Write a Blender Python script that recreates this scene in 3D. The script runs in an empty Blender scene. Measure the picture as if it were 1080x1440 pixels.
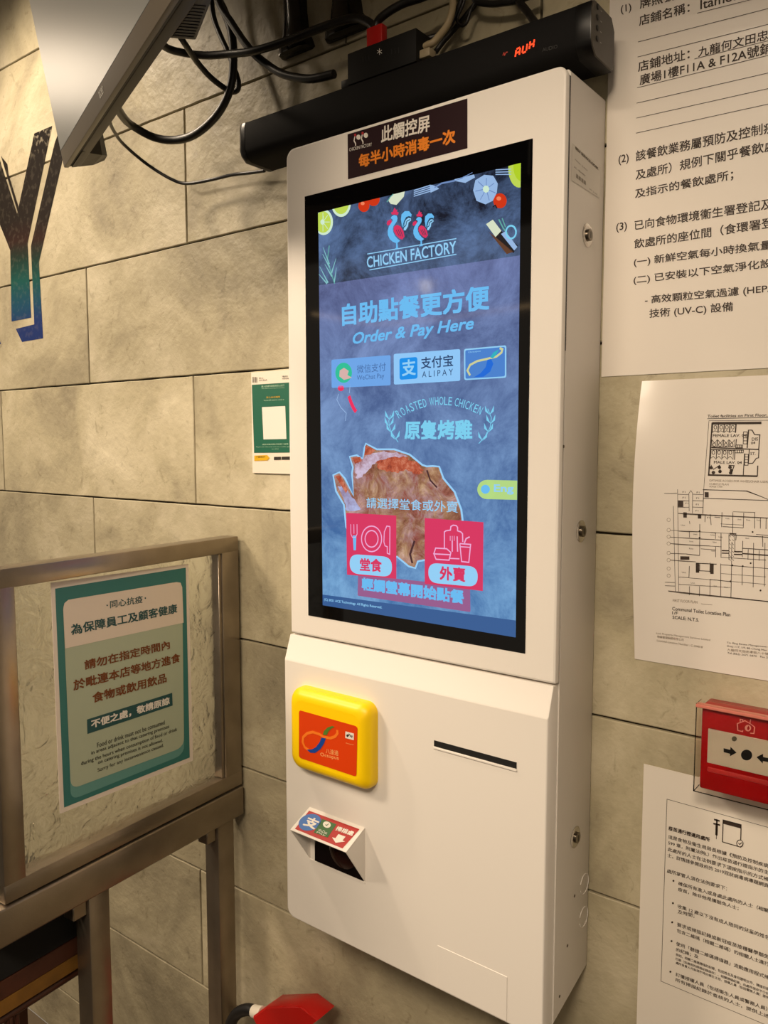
import bpy, bmesh, math, random
from mathutils import Vector, Matrix
random.seed(7)
SC = bpy.context.scene
COL = SC.collection

# ------------------------------------------------------------------ camera
CAM_LOC = Vector((0.7833, -1.2371, 1.7949))
PITCH, YAW, ROLL, FPX = -0.08546, 0.65551, -0.00046, 1129.2
fwd = Vector((-math.sin(YAW)*math.cos(PITCH), math.cos(YAW)*math.cos(PITCH), math.sin(PITCH)))
rt0 = Vector((math.cos(YAW), math.sin(YAW), 0)); up0 = rt0.cross(fwd)
RT = math.cos(ROLL)*rt0+math.sin(ROLL)*up0; UP = -math.sin(ROLL)*rt0+math.cos(ROLL)*up0
cd = bpy.data.cameras.new('camera'); cam = bpy.data.objects.new('camera', cd); COL.objects.link(cam)
cd.sensor_fit = 'VERTICAL'; cd.sensor_height = 36.0; cd.lens = 36.0*FPX/1440.0; cd.clip_start = 0.02
m3 = Matrix((RT, UP, -fwd)).transposed()
cam.matrix_world = Matrix.Translation(CAM_LOC) @ m3.to_4x4()
SC.camera = cam

# ------------------------------------------------------------------ light, exposure
SC.view_settings.view_transform = 'Standard'; SC.view_settings.look = 'None'
SC.view_settings.gamma = 1.0; SC.view_settings.exposure = 0.0
W = bpy.data.worlds.new('world'); SC.world = W; W.use_nodes = True
W.node_tree.nodes['Background'].inputs[0].default_value = (1.0, 0.82, 0.62, 1)
W.node_tree.nodes['Background'].inputs[1].default_value = 0.25
WARM = (1.0, 0.815, 0.61)

def area(name, loc, target, sx, sy, power, col=WARM, spread=180):
    l = bpy.data.lights.new(name, 'AREA'); l.shape = 'RECTANGLE'; l.size = sx; l.size_y = sy
    l.energy = power; l.color = col; l.spread = math.radians(spread)
    o = bpy.data.objects.new(name, l); COL.objects.link(o); o.location = loc
    o.rotation_euler = (Vector(target)-Vector(loc)).to_track_quat('-Z', 'Y').to_euler()
    return o
def spot(name, loc, target, power, ang, r=0.06, blend=0.6, col=WARM):
    l = bpy.data.lights.new(name, 'SPOT'); l.energy = power; l.color = col
    l.spot_size = math.radians(ang); l.spot_blend = blend; l.shadow_soft_size = r
    o = bpy.data.objects.new(name, l); COL.objects.link(o); o.location = loc
    o.rotation_euler = (Vector(target)-Vector(loc)).to_track_quat('-Z', 'Y').to_euler()
    return o
spot('downlight_near_monitor', (-1.50, -0.62, 3.30), (-1.15, 0.0, 2.0), 92, 82, 0.07, 0.7)
spot('downlight_over_kiosk', (-0.05, -2.3, 3.35), (0.05, 0.0, 1.26), 165, 45, 0.42, 0.22)
spot('downlight_right', (0.95, -2.5, 3.35), (-0.05, 0.0, 0.98), 320, 54, 0.40, 0.25)
spot('downlight_over_counter', (-2.0, -1.9, 3.35), (-1.0, 0.0, 1.20), 345, 60, 0.30, 0.5)
gl = bpy.data.lights.new('ceiling_globe', 'POINT'); gl.energy = 13; gl.color = WARM; gl.shadow_soft_size = 0.15
go_ = bpy.data.objects.new('ceiling_globe', gl); COL.objects.link(go_); go_.location = (-3.15, -0.37, 3.22)

# ------------------------------------------------------------------ helpers
def lin(c):
    o = []
    for v in c[:3]:
        v = v/255.0
        o.append(v/12.92 if v <= 0.04045 else ((v+0.055)/1.055)**2.4)
    return (o[0], o[1], o[2], 1.0)
_M = {}
def mat(name, rgb, rough=0.5, metal=0.0, spec=0.5, noise=0.0, nscale=40.0, bump=0.0, bscale=200.0, emit=None, es=1.0, coat=0.0):
    """One principled material; noise varies the colour a little, bump adds fine relief."""
    if name in _M: return _M[name]
    m = bpy.data.materials.new(name); m.use_nodes = True; _M[name] = m
    nt = m.node_tree; p = nt.nodes['Principled BSDF']; c = lin(rgb)
    p.inputs['Base Color'].default_value = c; p.inputs['Roughness'].default_value = rough
    p.inputs['Metallic'].default_value = metal; p.inputs['Specular IOR Level'].default_value = spec
    p.inputs['Coat Weight'].default_value = coat
    tc = nt.nodes.new('ShaderNodeTexCoord')
    if noise > 0:
        n = nt.nodes.new('ShaderNodeTexNoise'); n.inputs['Scale'].default_value = nscale; n.inputs['Detail'].default_value = 5
        r = nt.nodes.new('ShaderNodeValToRGB')
        a = tuple(x*(1-noise) for x in c[:3])+(1,); b = tuple(min(1, x*(1+noise)) for x in c[:3])+(1,)
        r.color_ramp.elements[0].color = a; r.color_ramp.elements[1].color = b
        r.color_ramp.elements[0].position = 0.3; r.color_ramp.elements[1].position = 0.7
        nt.links.new(tc.outputs['Object'], n.inputs['Vector']); nt.links.new(n.outputs['Fac'], r.inputs[0])
        nt.links.new(r.outputs[0], p.inputs['Base Color'])
    if bump > 0:
        n2 = nt.nodes.new('ShaderNodeTexNoise'); n2.inputs['Scale'].default_value = bscale; n2.inputs['Detail'].default_value = 3
        b = nt.nodes.new('ShaderNodeBump'); b.inputs['Strength'].default_value = bump; b.inputs['Distance'].default_value = 0.002
        nt.links.new(tc.outputs['Object'], n2.inputs['Vector']); nt.links.new(n2.outputs['Fac'], b.inputs['Height'])
        nt.links.new(b.outputs[0], p.inputs['Normal'])
    if emit is not None:
        p.inputs['Emission Color'].default_value = lin(emit); p.inputs['Emission Strength'].default_value = es
    return m
def scr(name, rgb, es=1.0):
    """Lit pixels of the kiosk's display, behind shiny glass."""
    return mat('display_'+name, (4, 4, 5), rough=0.06, spec=0.5, emit=rgb, es=es)

def ray(x, y):
    return fwd + RT*((x-540.0)/FPX) + UP*((720.0-y)/FPX)
class Plane:
    """A flat surface standing in the place; p() gives the surface point seen at a photo position."""
    def __init__(s, P0, n, flat=True):
        s.P0 = Vector(P0); s.n = Vector(n).normalized()
    def p(s, x, y, d=0.0):
        r = ray(x, y); t = (s.P0-CAM_LOC).dot(s.n)/r.dot(s.n)
        return CAM_LOC + r*t + s.n*d
def wallplane(y): return Plane((0, y, 0), (0, -1, 0))
WALL = wallplane(0.0)
def zz(x0, y0, k): return lambda x, y: (x0+x/k, y0+y/k)

_TXT = {}
def txt_mesh(s, shear=0.0, res=3):
    key = (s, shear, res)
    if key in _TXT: return _TXT[key]
    c = bpy.data.curves.new('lettering', 'FONT'); c.body = s; c.resolution_u = res; c.shear = shear
    o = bpy.data.objects.new('lettering', c); COL.objects.link(o)
    dg = bpy.context.evaluated_depsgraph_get()
    me = bpy.data.meshes.new_from_object(o.evaluated_get(dg))
    v = [(q.co.x, q.co.y) for q in me.vertices]; f = [tuple(p.vertices) for p in me.polygons]
    bpy.data.objects.remove(o); bpy.data.curves.remove(c); bpy.data.meshes.remove(me)
    xs = [a for a, b in v]; ys = [b for a, b in v]
    x0, x1, y0, y1 = min(xs), max(xs), min(ys), max(ys)
    v = [((a-x0)/(x1-x0), (b-y0)/(y1-y0)) for a, b in v]
    _TXT[key] = (v, f, x1-x0, y1-y0); return _TXT[key]

def clip_quad(poly, quad):
    """Cuts a polygon to a convex four-sided window (both in photo positions)."""
    out = list(poly)
    cx = sum(q[0] for q in quad)/4; cy = sum(q[1] for q in quad)/4
    for i in range(4):
        (ax, ay), (bx, by) = quad[i], quad[(i+1) % 4]
        s0 = (bx-ax)*(cy-ay)-(by-ay)*(cx-ax)
        f = lambda p: ((bx-ax)*(p[1]-ay)-(by-ay)*(p[0]-ax))*(1 if s0 > 0 else -1)
        res = []
        for j in range(len(out)):
            p, q = out[j], out[(j+1) % len(out)]; fp, fq = f(p), f(q)
            if fp >= 0: res.append(p)
            if fp*fq < 0:
                t = fp/(fp-fq); res.append((p[0]+(q[0]-p[0])*t, p[1]+(q[1]-p[1])*t))
        out = res
        if not out: return []
    return out

OFFS = {}
def origin_of(o): return OFFS.get(o.name, Vector((0, 0, 0))) if o else Vector((0, 0, 0))
def link(name, me, parent=None, base=None):
    o = bpy.data.objects.new(name, me); COL.objects.link(o)
    if base is not None:
        b = Vector(base); me.transform(Matrix.Translation(-b)); OFFS[o.name] = b
        o.location = b
    if parent:
        pb = origin_of(parent)
        if base is None:
            me.transform(Matrix.Translation(-pb)); OFFS[o.name] = pb
        else:
            o.location = Vector(base)-pb
        o.parent = parent
    return o
def tag(o, label=None, cat=None, group=None, kind=None):
    if label: o['label'] = label
    if cat: o['category'] = cat
    if group: o['group'] = group
    if kind: o['kind'] = kind
    return o
def thing(name, label, cat, loc, group=None):
    o = bpy.data.objects.new(name, None); COL.objects.link(o); o.location = loc; o.empty_display_size = 0.05
    OFFS[o.name] = Vector(loc); return tag(o, label, cat, group)

class G:
    """Flat printed or lit artwork gathered into one mesh, several materials."""
    def __init__(s): s.v = []; s.f = []; s.mi = []; s.ms = []; s.warp = None
    def _m(s, m):
        if m not in s.ms: s.ms.append(m)
        return s.ms.index(m)
    def tri(s, pts, faces, m):
        k = len(s.v); s.v += [Vector(p) for p in pts]; i = s._m(m)
        for f in faces: s.f.append(tuple(k+j for j in f)); s.mi.append(i)
    def poly(s, pl, px, m, d=0.0, clip=None):
        if clip: px = clip_quad(px, clip)
        if len(px) < 3: return
        s.tri([pl.p(x, y, d) for x, y in px], [tuple(range(len(px)))], m)
    def ell(s, pl, cx, cy, rx, ry, m, d=0.0, rot=0.0, n=28, clip=None, a0=0, a1=2*math.pi):
        c, t = math.cos(rot), math.sin(rot); P = []
        for i in range(n):
            a = a0+(a1-a0)*i/(n if a1-a0 > 6.28 else n-1); x, y = rx*math.cos(a), ry*math.sin(a)
            P.append((cx+x*c-y*t, cy+x*t+y*c))
        s.poly(pl, P, m, d, clip)
    def line(s, pl, px, w, m, d=0.0, close=False, w1=None):
        P = [pl.p(x, y, d) for x, y in px]
        if close: P = P+[P[0]]
        n = len(P); L = []; R = []
        for i in range(n):
            if close and i in (0, n-1): ta, tb = P[-1]-P[-2], P[1]-P[0]
            else: ta = P[i]-P[i-1] if i else P[1]-P[0]; tb = P[i+1]-P[i] if i < n-1 else P[-1]-P[-2]
            if ta.length < 1e-7: ta = tb
            if tb.length < 1e-7: tb = ta
            ta = ta.normalized(); tb = tb.normalized(); t = ta+tb
            t = t.normalized() if t.length > 0.2 else tb
            q = pl.n.cross(t); k = min(2.0, 1/max(0.3, t.dot(tb)))
            hw = (w if w1 is None else w+(w1-w)*i/(n-1))/2*k
            L.append(P[i]-q*hw); R.append(P[i]+q*hw)
        s.tri(L+R, [(i, i+1, n+i+1, n+i) for i in range(n-1)], m)
    def ring(s, pl, cx, cy, rx, ry, w, m, d=0.0, rot=0.0, n=28, a0=0, a1=2*math.pi):
        c, t = math.cos(rot), math.sin(rot)
        P = [(cx+rx*math.cos(a)*c-ry*math.sin(a)*t, cy+rx*math.cos(a)*t+ry*math.sin(a)*c) for a in [a0+(a1-a0)*i/n for i in range(n+1)]]
        s.line(pl, P, w, m, d)
    def text(s, pl, t, BL, BR, TL, m, d=0.0, bold=0.0, shear=0.0, res=3):
        v, f, wd, ht = txt_mesh(t, shear, res)
        o = pl.p(BL[0], BL[1], d); ex = pl.p(BR[0], BR[1], d)-o; ey = pl.p(TL[0], TL[1], d)-o
        if bold <= 0:
            s.tri([o+ex*a+ey*b for a, b in v], f, m); return
        bx, by = bold/wd, bold/ht   # heavier stroke: the same strokes laid side by side
        kx, ky = 1-2*bx, 1-2*by
        for i, (ux, uy) in enumerate(((-1, -1), (1, -1), (-1, 1), (1, 1), (0, 0))):
            s.tri([o+ex*(bx+a*kx+ux*bx)+ey*(by+b*ky+uy*by)+pl.n*(i*2.5e-5) for a, b in v], f, m)
    def build(s, name, parent=None, base=None):
        if s.warp:
            s.v = [s.warp(p) for p in s.v]
        me = bpy.data.meshes.new(name); me.from_pydata(s.v, [], s.f)
        for m in s.ms: me.materials.append(m)
        me.polygons.foreach_set('material_index', s.mi); me.update()
        return link(name, me, parent, base)

class S:
    """Solid pieces gathered into one mesh."""
    def __init__(s): s.bm = bmesh.new()
    def hexa(s, c, bevel=0.0, seg=2):
        """c: eight corners, bottom ring then top ring."""
        vs = [s.bm.verts.new(p) for p in c]
        F = [(0, 3, 2, 1), (4, 5, 6, 7), (0, 1, 5, 4), (1, 2, 6, 5), (2, 3, 7, 6), (3, 0, 4, 7)]
        fs = [s.bm.faces.new([vs[i] for i in f]) for f in F]
        bmesh.ops.recalc_face_normals(s.bm, faces=fs)
        if bevel > 0:
            es = list({e for f in fs for e in f.edges})
            bmesh.ops.bevel(s.bm, geom=es, offset=bevel, segments=seg, affect='EDGES', profile=0.5)
    def box(s, lo, hi, bevel=0.0, seg=2):
        (a, b, c), (d, e, f) = lo, hi
        s.hexa([(a, b, c), (d, b, c), (d, e, c), (a, e, c), (a, b, f), (d, b, f), (d, e, f), (a, e, f)], bevel, seg)
    def obox(s, fn, a, b, bevel=0.0, seg=2):
        (x0, y0, z0), (x1, y1, z1) = a, b
        s.hexa([fn(*q) for q in ((x0, y0, z0), (x1, y0, z0), (x1, y1, z0), (x0, y1, z0), (x0, y0, z1), (x1, y0, z1), (x1, y1, z1), (x0, y1, z1))], bevel, seg)
    def loft(s, rings, cap=True):
        R = [[s.bm.verts.new(p) for p in r] for r in rings]; n = len(R[0]); fs = []
        for a, b in zip(R, R[1:]):
            for i in range(n): fs.append(s.bm.faces.new((a[i], a[(i+1) % n], b[(i+1) % n], b[i])))
        if cap: fs.append(s.bm.faces.new(list(reversed(R[0])))); fs.append(s.bm.faces.new(R[-1]))
        bmesh.ops.recalc_face_normals(s.bm, faces=fs)
    def tube(s, pts, r, n=10, r1=None, smooth=True, cap=True):
        P = [Vector(p) for p in pts]
        if smooth: P = catmull(P)
        rings = []; prev = None
        for i, p in enumerate(P):
            t = (P[min(i+1, len(P)-1)]-P[max(i-1, 0)]).normalized()
            if prev is None:
                a = t.orthogonal().normalized()
            else:
                a = (prev-t*prev.dot(t)).normalized()
            prev = a; b = t.cross(a); rr = r if r1 is None else r+(r1-r)*i/(len(P)-1)
            rings.append([p+(a*math.cos(2*math.pi*k/n)+b*math.sin(2*math.pi*k/n))*rr for k in range(n)])
        s.loft(rings, cap)
    def lathe(s, prof, c, axis=(0, 0, 1), n=28):
        """prof: (radius, height) pairs along the axis from c."""
        ax = Vector(axis).normalized(); a = ax.orthogonal().normalized(); b = ax.cross(a); c = Vector(c)
        s.loft([[c+ax*h+(a*math.cos(2*math.pi*k/n)+b*math.sin(2*math.pi*k/n))*r for k in range(n)] for r, h in prof])
    def build(s, name, m, parent=None, base=None, smooth=True):
        me = bpy.data.meshes.new(name); s.bm.to_mesh(me); s.bm.free()
        me.materials.append(m)
        if smooth:
            me.polygons.foreach_set('use_smooth', [True]*len(me.polygons))
            me.set_sharp_from_angle(angle=math.radians(40))
            for p in me.polygons:
                if len(p.vertices) > 12: p.use_smooth = False
        return link(name, me, parent, base)
def catmull(P, k=6):
    if len(P) < 3: return P
    Q = [P[0]*2-P[1]]+P+[P[-1]*2-P[-2]]; out = []
    for i in range(1, len(Q)-2):
        a, b, c, d = Q[i-1:i+3]
        for j in range(k):
            t = j/k
            out.append(0.5*((2*b)+(c-a)*t+(2*a-5*b+4*c-d)*t*t+(3*b-a-3*c+d)*t**3))
    out.append(P[-1]); return out
def rrect(x0, x1, z0, z1, rs, n=6):
    """Rounded outline in x,z; rs = radii at BL, BR, TR, TL."""
    P = []
    for (cx, cz, r, a0) in ((x0, z0, rs[0], math.pi), (x1, z0, rs[1], 1.5*math.pi), (x1, z1, rs[2], 0), (x0, z1, rs[3], .5*math.pi)):
        ox = cx+(r if cx == x0 else -r); oz = cz+(r if cz == z0 else -r)
        for i in range(n+1):
            a = a0+i/n*math.pi/2; P.append((ox+max(r, 1e-5)*math.cos(a), oz+max(r, 1e-5)*math.sin(a)))
    return P
def inset(P, d):
    cx = (min(p[0] for p in P)+max(p[0] for p in P))/2; cz = (min(p[1] for p in P)+max(p[1] for p in P))/2
    hw = max(p[0] for p in P)-cx; hh = max(p[1] for p in P)-cz
    return [(cx+(p[0]-cx)*(1-d/hw), cz+(p[1]-cz)*(1-d/hh)) for p in P]
def rpx(q, r, n=5):
    """Four-cornered photo outline with rounded corners (r = fraction of the short side)."""
    out = []
    for i in range(4):
        p = Vector(q[i]); a = Vector(q[i-1])-p; b = Vector(q[(i+1) % 4])-p
        L = min(a.length, b.length)*r; a = a.normalized()*L; b = b.normalized()*L
        for j in range(n+1):
            t = j/n; w = p+a*(1-t)**2+b*t**2
            out.append((w.x, w.y))
    return out

# ------------------------------------------------------------------ the setting
def wall_material():
    m = bpy.data.materials.new('cement_look_tile'); m.use_nodes = True; nt = m.node_tree; N = nt.nodes.new; Lk = nt.links.new
    p = nt.nodes['Principled BSDF']; tc = N('ShaderNodeTexCoord'); at = N('ShaderNodeAttribute'); at.attribute_name = 'tile_seed'
    add = N('ShaderNodeVectorMath'); add.operation = 'MULTIPLY_ADD'
    Lk(at.outputs['Color'], add.inputs[0]); add.inputs[1].default_value = (9, 9, 9); Lk(tc.outputs['Object'], add.inputs[2])
    def noise(scale, detail=6, rough=0.6, dist=0.0):
        n = N('ShaderNodeTexNoise'); n.inputs['Scale'].default_value = scale; n.inputs['Detail'].default_value = detail
        n.inputs['Roughness'].default_value = rough; n.inputs['Distortion'].default_value = dist; Lk(add.outputs[0], n.inputs['Vector']); return n
    a = noise(3.2, 7, 0.62, 0.6); r = N('ShaderNodeValToRGB'); Lk(a.outputs['Fac'], r.inputs[0]); e = r.color_ramp.elements
    e[0].position = 0.28; e[0].color = lin((136, 127, 106)); e[1].position = 0.72; e[1].color = lin((204, 194, 168))
    x = r.color_ramp.elements.new(0.5); x.color = lin((176, 166, 138))
    b = noise(26, 4, 0.7, 1.2); r2 = N('ShaderNodeValToRGB'); Lk(b.outputs['Fac'], r2.inputs[0])
    r2.color_ramp.elements[0].position = 0.27; r2.color_ramp.elements[0].color = (0.46, 0.43, 0.38, 1); r2.color_ramp.elements[1].position = 0.42; r2.color_ramp.elements[1].color = (1, 1, 1, 1)
    mx = N('ShaderNodeMix'); mx.data_type = 'RGBA'; mx.blend_type = 'MULTIPLY'; mx.inputs[0].default_value = 0.55
    Lk(r.outputs[0], mx.inputs[6]); Lk(r2.outputs[0], mx.inputs[7])
    # per-tile tone
    sep = N('ShaderNodeSeparateColor'); Lk(at.outputs['Color'], sep.inputs[0])
    mr = N('ShaderNodeMapRange'); Lk(sep.outputs[1], mr.inputs[0]); mr.inputs[3].default_value = 0.86; mr.inputs[4].default_value = 1.08
    hs = N('ShaderNodeHueSaturation'); Lk(mr.outputs[0], hs.inputs['Value']); Lk(mx.outputs[2], hs.inputs['Color'])
    Lk(hs.outputs[0], p.inputs['Base Color'])
    p.inputs['Roughness'].default_value = 0.5; p.inputs['Specular IOR Level'].default_value = 0.35
    # relief: shallow trowel ridges and pits
    c = noise(7, 6, 0.56, 0.2); d = noise(60, 3, 0.5, 0.1)
    sc_ = N('ShaderNodeMath'); sc_.operation = 'MULTIPLY_ADD'; Lk(d.outputs['Fac'], sc_.inputs[0]); sc_.inputs[1].default_value = 0.12; Lk(c.outputs['Fac'], sc_.inputs[2])
    bp = N('ShaderNodeBump'); bp.inputs['Strength'].default_value = 0.75; bp.inputs['Distance'].default_value = 0.012
    Lk(sc_.outputs[0], bp.inputs['Height']); Lk(bp.outputs[0], p.inputs['Normal'])
    return m
TILE_H, TILE_W, GR = 0.30345, 0.8985, 0.0040
Z_JOINT = 2.4605+0.10   # the joint line running just under the monitor's corner
def build_wall():
    bm = bmesh.new(); col = bm.loops.layers.color.new('tile_seed')
    X0, X1, Z0, Z1 = -4.6, 2.4, -0.02, 3.42
    rows = range(-4, 10)
    for k in rows:
        zt = Z_JOINT-TILE_H*k; zb = zt-TILE_H
        xj = -0.7470 if k % 2 == 0 else -1.159
        if k % 2 == 0: xj = -0.7330 if k == 2 else -0.745
        i0 = int(math.floor((X0-xj)/TILE_W)); i1 = int(math.ceil((X1-xj)/TILE_W))
        for i in range(i0, i1):
            a = max(X0, xj+i*TILE_W)+GR/2; b = min(X1, xj+(i+1)*TILE_W)-GR/2
            c = max(Z0, zb)+GR/2; d = min(Z1, zt)-GR/2
            if b-a < 0.01 or d-c < 0.01: continue
            s = (random.random(), random.random(), random.random(), 1)
            out = []; e = 0.0016
            for (px_, pz_, nx, nz) in ((a, c, b, c), (b, c, b, d), (b, d, a, d), (a, d, a, c)):
                n = max(2, int(math.hypot(nx-px_, nz-pz_)/0.03))
                for j in range(n):
                    t = j/n; out.append((px_+(nx-px_)*t+random.uniform(-.0005, .0005), pz_+(nz-pz_)*t+random.uniform(-.0005, .0005)))
            cx, cz = (a+b)/2, (c+d)/2
            inn = [(x+math.copysign(e, cx-x)*(1 if abs(abs(x-cx)-(b-a)/2) < .002 else 0), z+math.copysign(e, cz-z)*(1 if abs(abs(z-cz)-(d-c)/2) < .002 else 0)) for x, z in out]
            r0 = [bm.verts.new((x, 0.012, z)) for x, z in out]; r1 = [bm.verts.new((x, 0.0014, z)) for x, z in out]; r2 = [bm.verts.new((x, 0.0, z)) for x, z in inn]
            fs = [bm.faces.new(r2)]
            for A, B in ((r0, r1), (r1, r2)):
                for j in range(len(A)): fs.append(bm.faces.new((A[j], A[(j+1) % len(A)], B[(j+1) % len(A)], B[j])))
            for f in fs:
                for l in f.loops: l[col] = s
    bmesh.ops.recalc_face_normals(bm, faces=bm.faces)
    me = bpy.data.meshes.new('wall_back'); bm.to_mesh(me); bm.free(); me.materials.append(wall_material())
    o = link('wall_back', me); tag(o, kind='structure')
    s = S(); s.box((X0, 0.008, Z0), (X1, 0.15, Z1))
    g = s.build('trim_1', mat('grout', (52, 44, 32), 0.9, noise=0.3, nscale=60), o, smooth=False)
    tag(g, kind='structure')
    return o
build_wall()
s = S(); s.box((-4.6, -4.6, -0.12), (2.4, 0.0, -0.02))
tag(s.build('floor', mat('floor_tile', (104, 92, 76), 0.4, noise=0.2, nscale=8), smooth=False), kind='structure')
s = S(); s.box((-4.6, -4.6, 3.42), (2.4, 0.15, 3.5))
tag(s.build('ceiling', mat('ceiling_paint', (120, 108, 92), 0.8), smooth=False), kind='structure')

# ------------------------------------------------------------------ ordering kiosk
WHITE = mat('kiosk_white_enamel', (228, 222, 214), 0.5, spec=0.25, bump=0.05, bscale=900)
WHITE_S = mat('kiosk_white_side', (222, 216, 208), 0.45, spec=0.4)
BLACK = mat('black_plastic', (14, 13, 13), 0.45)
CHROME = mat('chrome', (190, 186, 180), 0.22, metal=1.0)
KX0, KX1, KF, KL = -0.281, 0.2685, -0.146, -0.162
K = thing('ordering_kiosk', 'tall white wall-mounted touchscreen ordering kiosk with a lit menu display', 'kiosk', (-0.006, -0.002, 0.88))
def upper_cover():
    s = S(); o = rrect(KX0, KX1, 1.4335, 2.327, (0.002, 0.002, 0.015, 0.018))
    rings = [[(x, y, z) for x, z in inset(o, d)] for y, d in ((-0.135, 0), (-0.1425, 0), (-0.1448, 0.0011), (KF, 0.0038))]
    s.loft(rings); return s
upper_cover().build('upper_cover', WHITE, K)
def lower_cover():
    s = S(); o = rrect(KX0-0.002, KX1-0.003, 0.8735, 1.4305, (0.018, 0.012, 0.002, 0.002))
    def ring(y, d, top):
        return [(x, y, z if z < 1.2 else z-(1.4305-top)) for x, z in inset(o, d)]
    s.loft([ring(-0.127, 0, 1.4305), ring(-0.1455, 0, 1.4305), ring(-0.1605, 0, 1.387), ring(-0.1616, 0.0008, 1.386), ring(KL, 0.0024, 1.3855)])
    return s
lower_cover().build('lower_cover', WHITE, K)
s = S(); o_ = rrect(KX0+0.001, KX1-0.0008, 0.9, 2.326, (0.008, 0.008, 0.006, 0.006))
def kb(y, d):
    f = (-0.125-y)/(-0.125+0.002); lo = 0.8785+(0.9075-0.8785)*f
    return [(x, y, (z if z > 1.2 else z-0.9+lo)) for x, z in inset(o_, d)]
s.loft([kb(-0.002, 0.001), kb(-0.004, 0), kb(-0.1335 if False else -0.1295, 0)])
s.build('housing', WHITE_S, K)
# seam between side and upper cover: a dark gasket line
s = S(); s.box((KX0+0.003, -0.1356, 1.44), (KX1-0.006, -0.1290, 2.318)); s.box((KX1-.012, -0.1352, 1.93), (KX1-.0008, -0.1288, 2.316)); s.build('seam_gasket', BLACK, K)

PK, PL = wallplane(KF), wallplane(KL)
Z3 = zz(420, 200, 3.1765); Z4 = zz(420, 540, 3.1765)
GLASSB = mat('screen_glass_black', (5, 5, 6), 0.05, spec=0.5)
s = S()
q = [PK.p(*p) for p in ((427.7, 275.2), (748.6, 196.6), (739.6, 920), (434.6, 865.2))]
gx0 = (q[0].x+q[3].x)/2; gx1 = (q[1].x+q[2].x)/2; gz1 = (q[0].z+q[1].z)/2; gz0 = (q[2].z+q[3].z)/2
s.box((gx0, KF-0.0008, gz0), (gx1, KF+0.002, gz1), 0.0004, 1)
glass = s.build('display_glass', GLASSB, K)
PD = wallplane(KF-0.0009)
AQ = [(447.6, 299.3), (732.6, 229.3), (725.2, 896.3), (454.0, 851)]   # lit area
d_ = [PD.p(*p) for p in AQ]
ax0 = (d_[0].x+d_[3].x)/2; ax1 = (d_[1].x+d_[2].x)/2; az1 = (d_[0].z+d_[1].z)/2; az0 = (d_[2].z+d_[3].z)/2
def slate(name, c0, c1, scale, g0=None, g1=None):
    """Slate-like picture shown by the display: two tones of noise, tone drifting from top to bottom of the picture."""
    m = scr(name, (60, 70, 90)); nt = m.node_tree; p = nt.nodes['Principled BSDF']; N = nt.nodes.new; Lk = nt.links.new
    ge = N('ShaderNodeNewGeometry'); n = N('ShaderNodeTexNoise'); n.inputs['Scale'].default_value = scale; n.inputs['Detail'].default_value = 9
    n.inputs['Roughness'].default_value = 0.74; n.inputs['Distortion'].default_value = 0.4; Lk(ge.outputs['Position'], n.inputs['Vector'])
    r = N('ShaderNodeValToRGB'); Lk(n.outputs['Fac'], r.inputs[0]); e = r.color_ramp.elements
    e[0].position = 0.36; e[0].color = lin(c0); e[1].position = 0.66; e[1].color = lin(c1)
    out = r.outputs[0]
    if g0:
        r2 = N('ShaderNodeValToRGB'); Lk(n.outputs['Fac'], r2.inputs[0]); e = r2.color_ramp.elements
        e[0].position = 0.36; e[0].color = lin(g0); e[1].position = 0.66; e[1].color = lin(g1)
        sp = N('ShaderNodeSeparateXYZ'); Lk(ge.outputs['Position'], sp.inputs[0]); mr = N('ShaderNodeMapRange'); Lk(sp.outputs[2], mr.inputs[0])
        mr.inputs[1].default_value = az1-0.12; mr.inputs[2].default_value = az0+0.05
        mx = N('ShaderNodeMix'); mx.data_type = 'RGBA'; Lk(mr.outputs[0], mx.inputs[0]); Lk(r.outputs[0], mx.inputs[6]); Lk(r2.outputs[0], mx.inputs[7]); out = mx.outputs[2]
    Lk(out, p.inputs['Emission Color']); return m
g = G()
SL1 = slate('slate', (24, 27, 40), (94, 120, 164), 9); SL2 = slate('slate_panel', (78, 86, 128), (120, 134, 186), 9, (62, 108, 164), (122, 170, 214))
BLUE = scr('sky_blue', (104, 186, 240)); LBLUE = scr('pale_blue', (146, 206, 244)); CYAN = scr('cyan', (122, 206, 238)); TEAL = scr('deep_teal', (24, 62, 84))
RED = scr('crimson', (214, 52, 96)); PINK = scr('pink_line', (236, 170, 214)); LIME = scr('lime', (190, 214, 84)); LIMEP = scr('lime_pith', (206, 232, 206)); TOM = scr('tomato', (206, 54, 22)); TOMH = scr('tomato_light', (240, 130, 90))
GARL = scr('garlic', (150, 182, 224)); GARD = scr('garlic_shade', (112, 140, 190)); CREAM = scr('cream', (214, 224, 196)); GREEN = scr('herb', (96, 168, 160)); DARK = scr('dark', (26, 22, 26))
g.poly(PD, AQ, SL1)
e1 = 0.00025
def P3(*L): return [Z3(*p) for p in L]
def P4(*L): return [Z4(*p) for p in L]
sl_l = Z3(86, 640); sl_r = Z3(992, 505)
g.poly(PD, clip_quad([sl_l, sl_r, (740, 950), (440, 860)], AQ), SL2, e1)
g.poly(PD, clip_quad(P4((90, 938), (985, 1058), (985, 1140), (90, 1000)), AQ), scr('footer_bar', (54, 92, 146)), e1*2)
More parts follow.
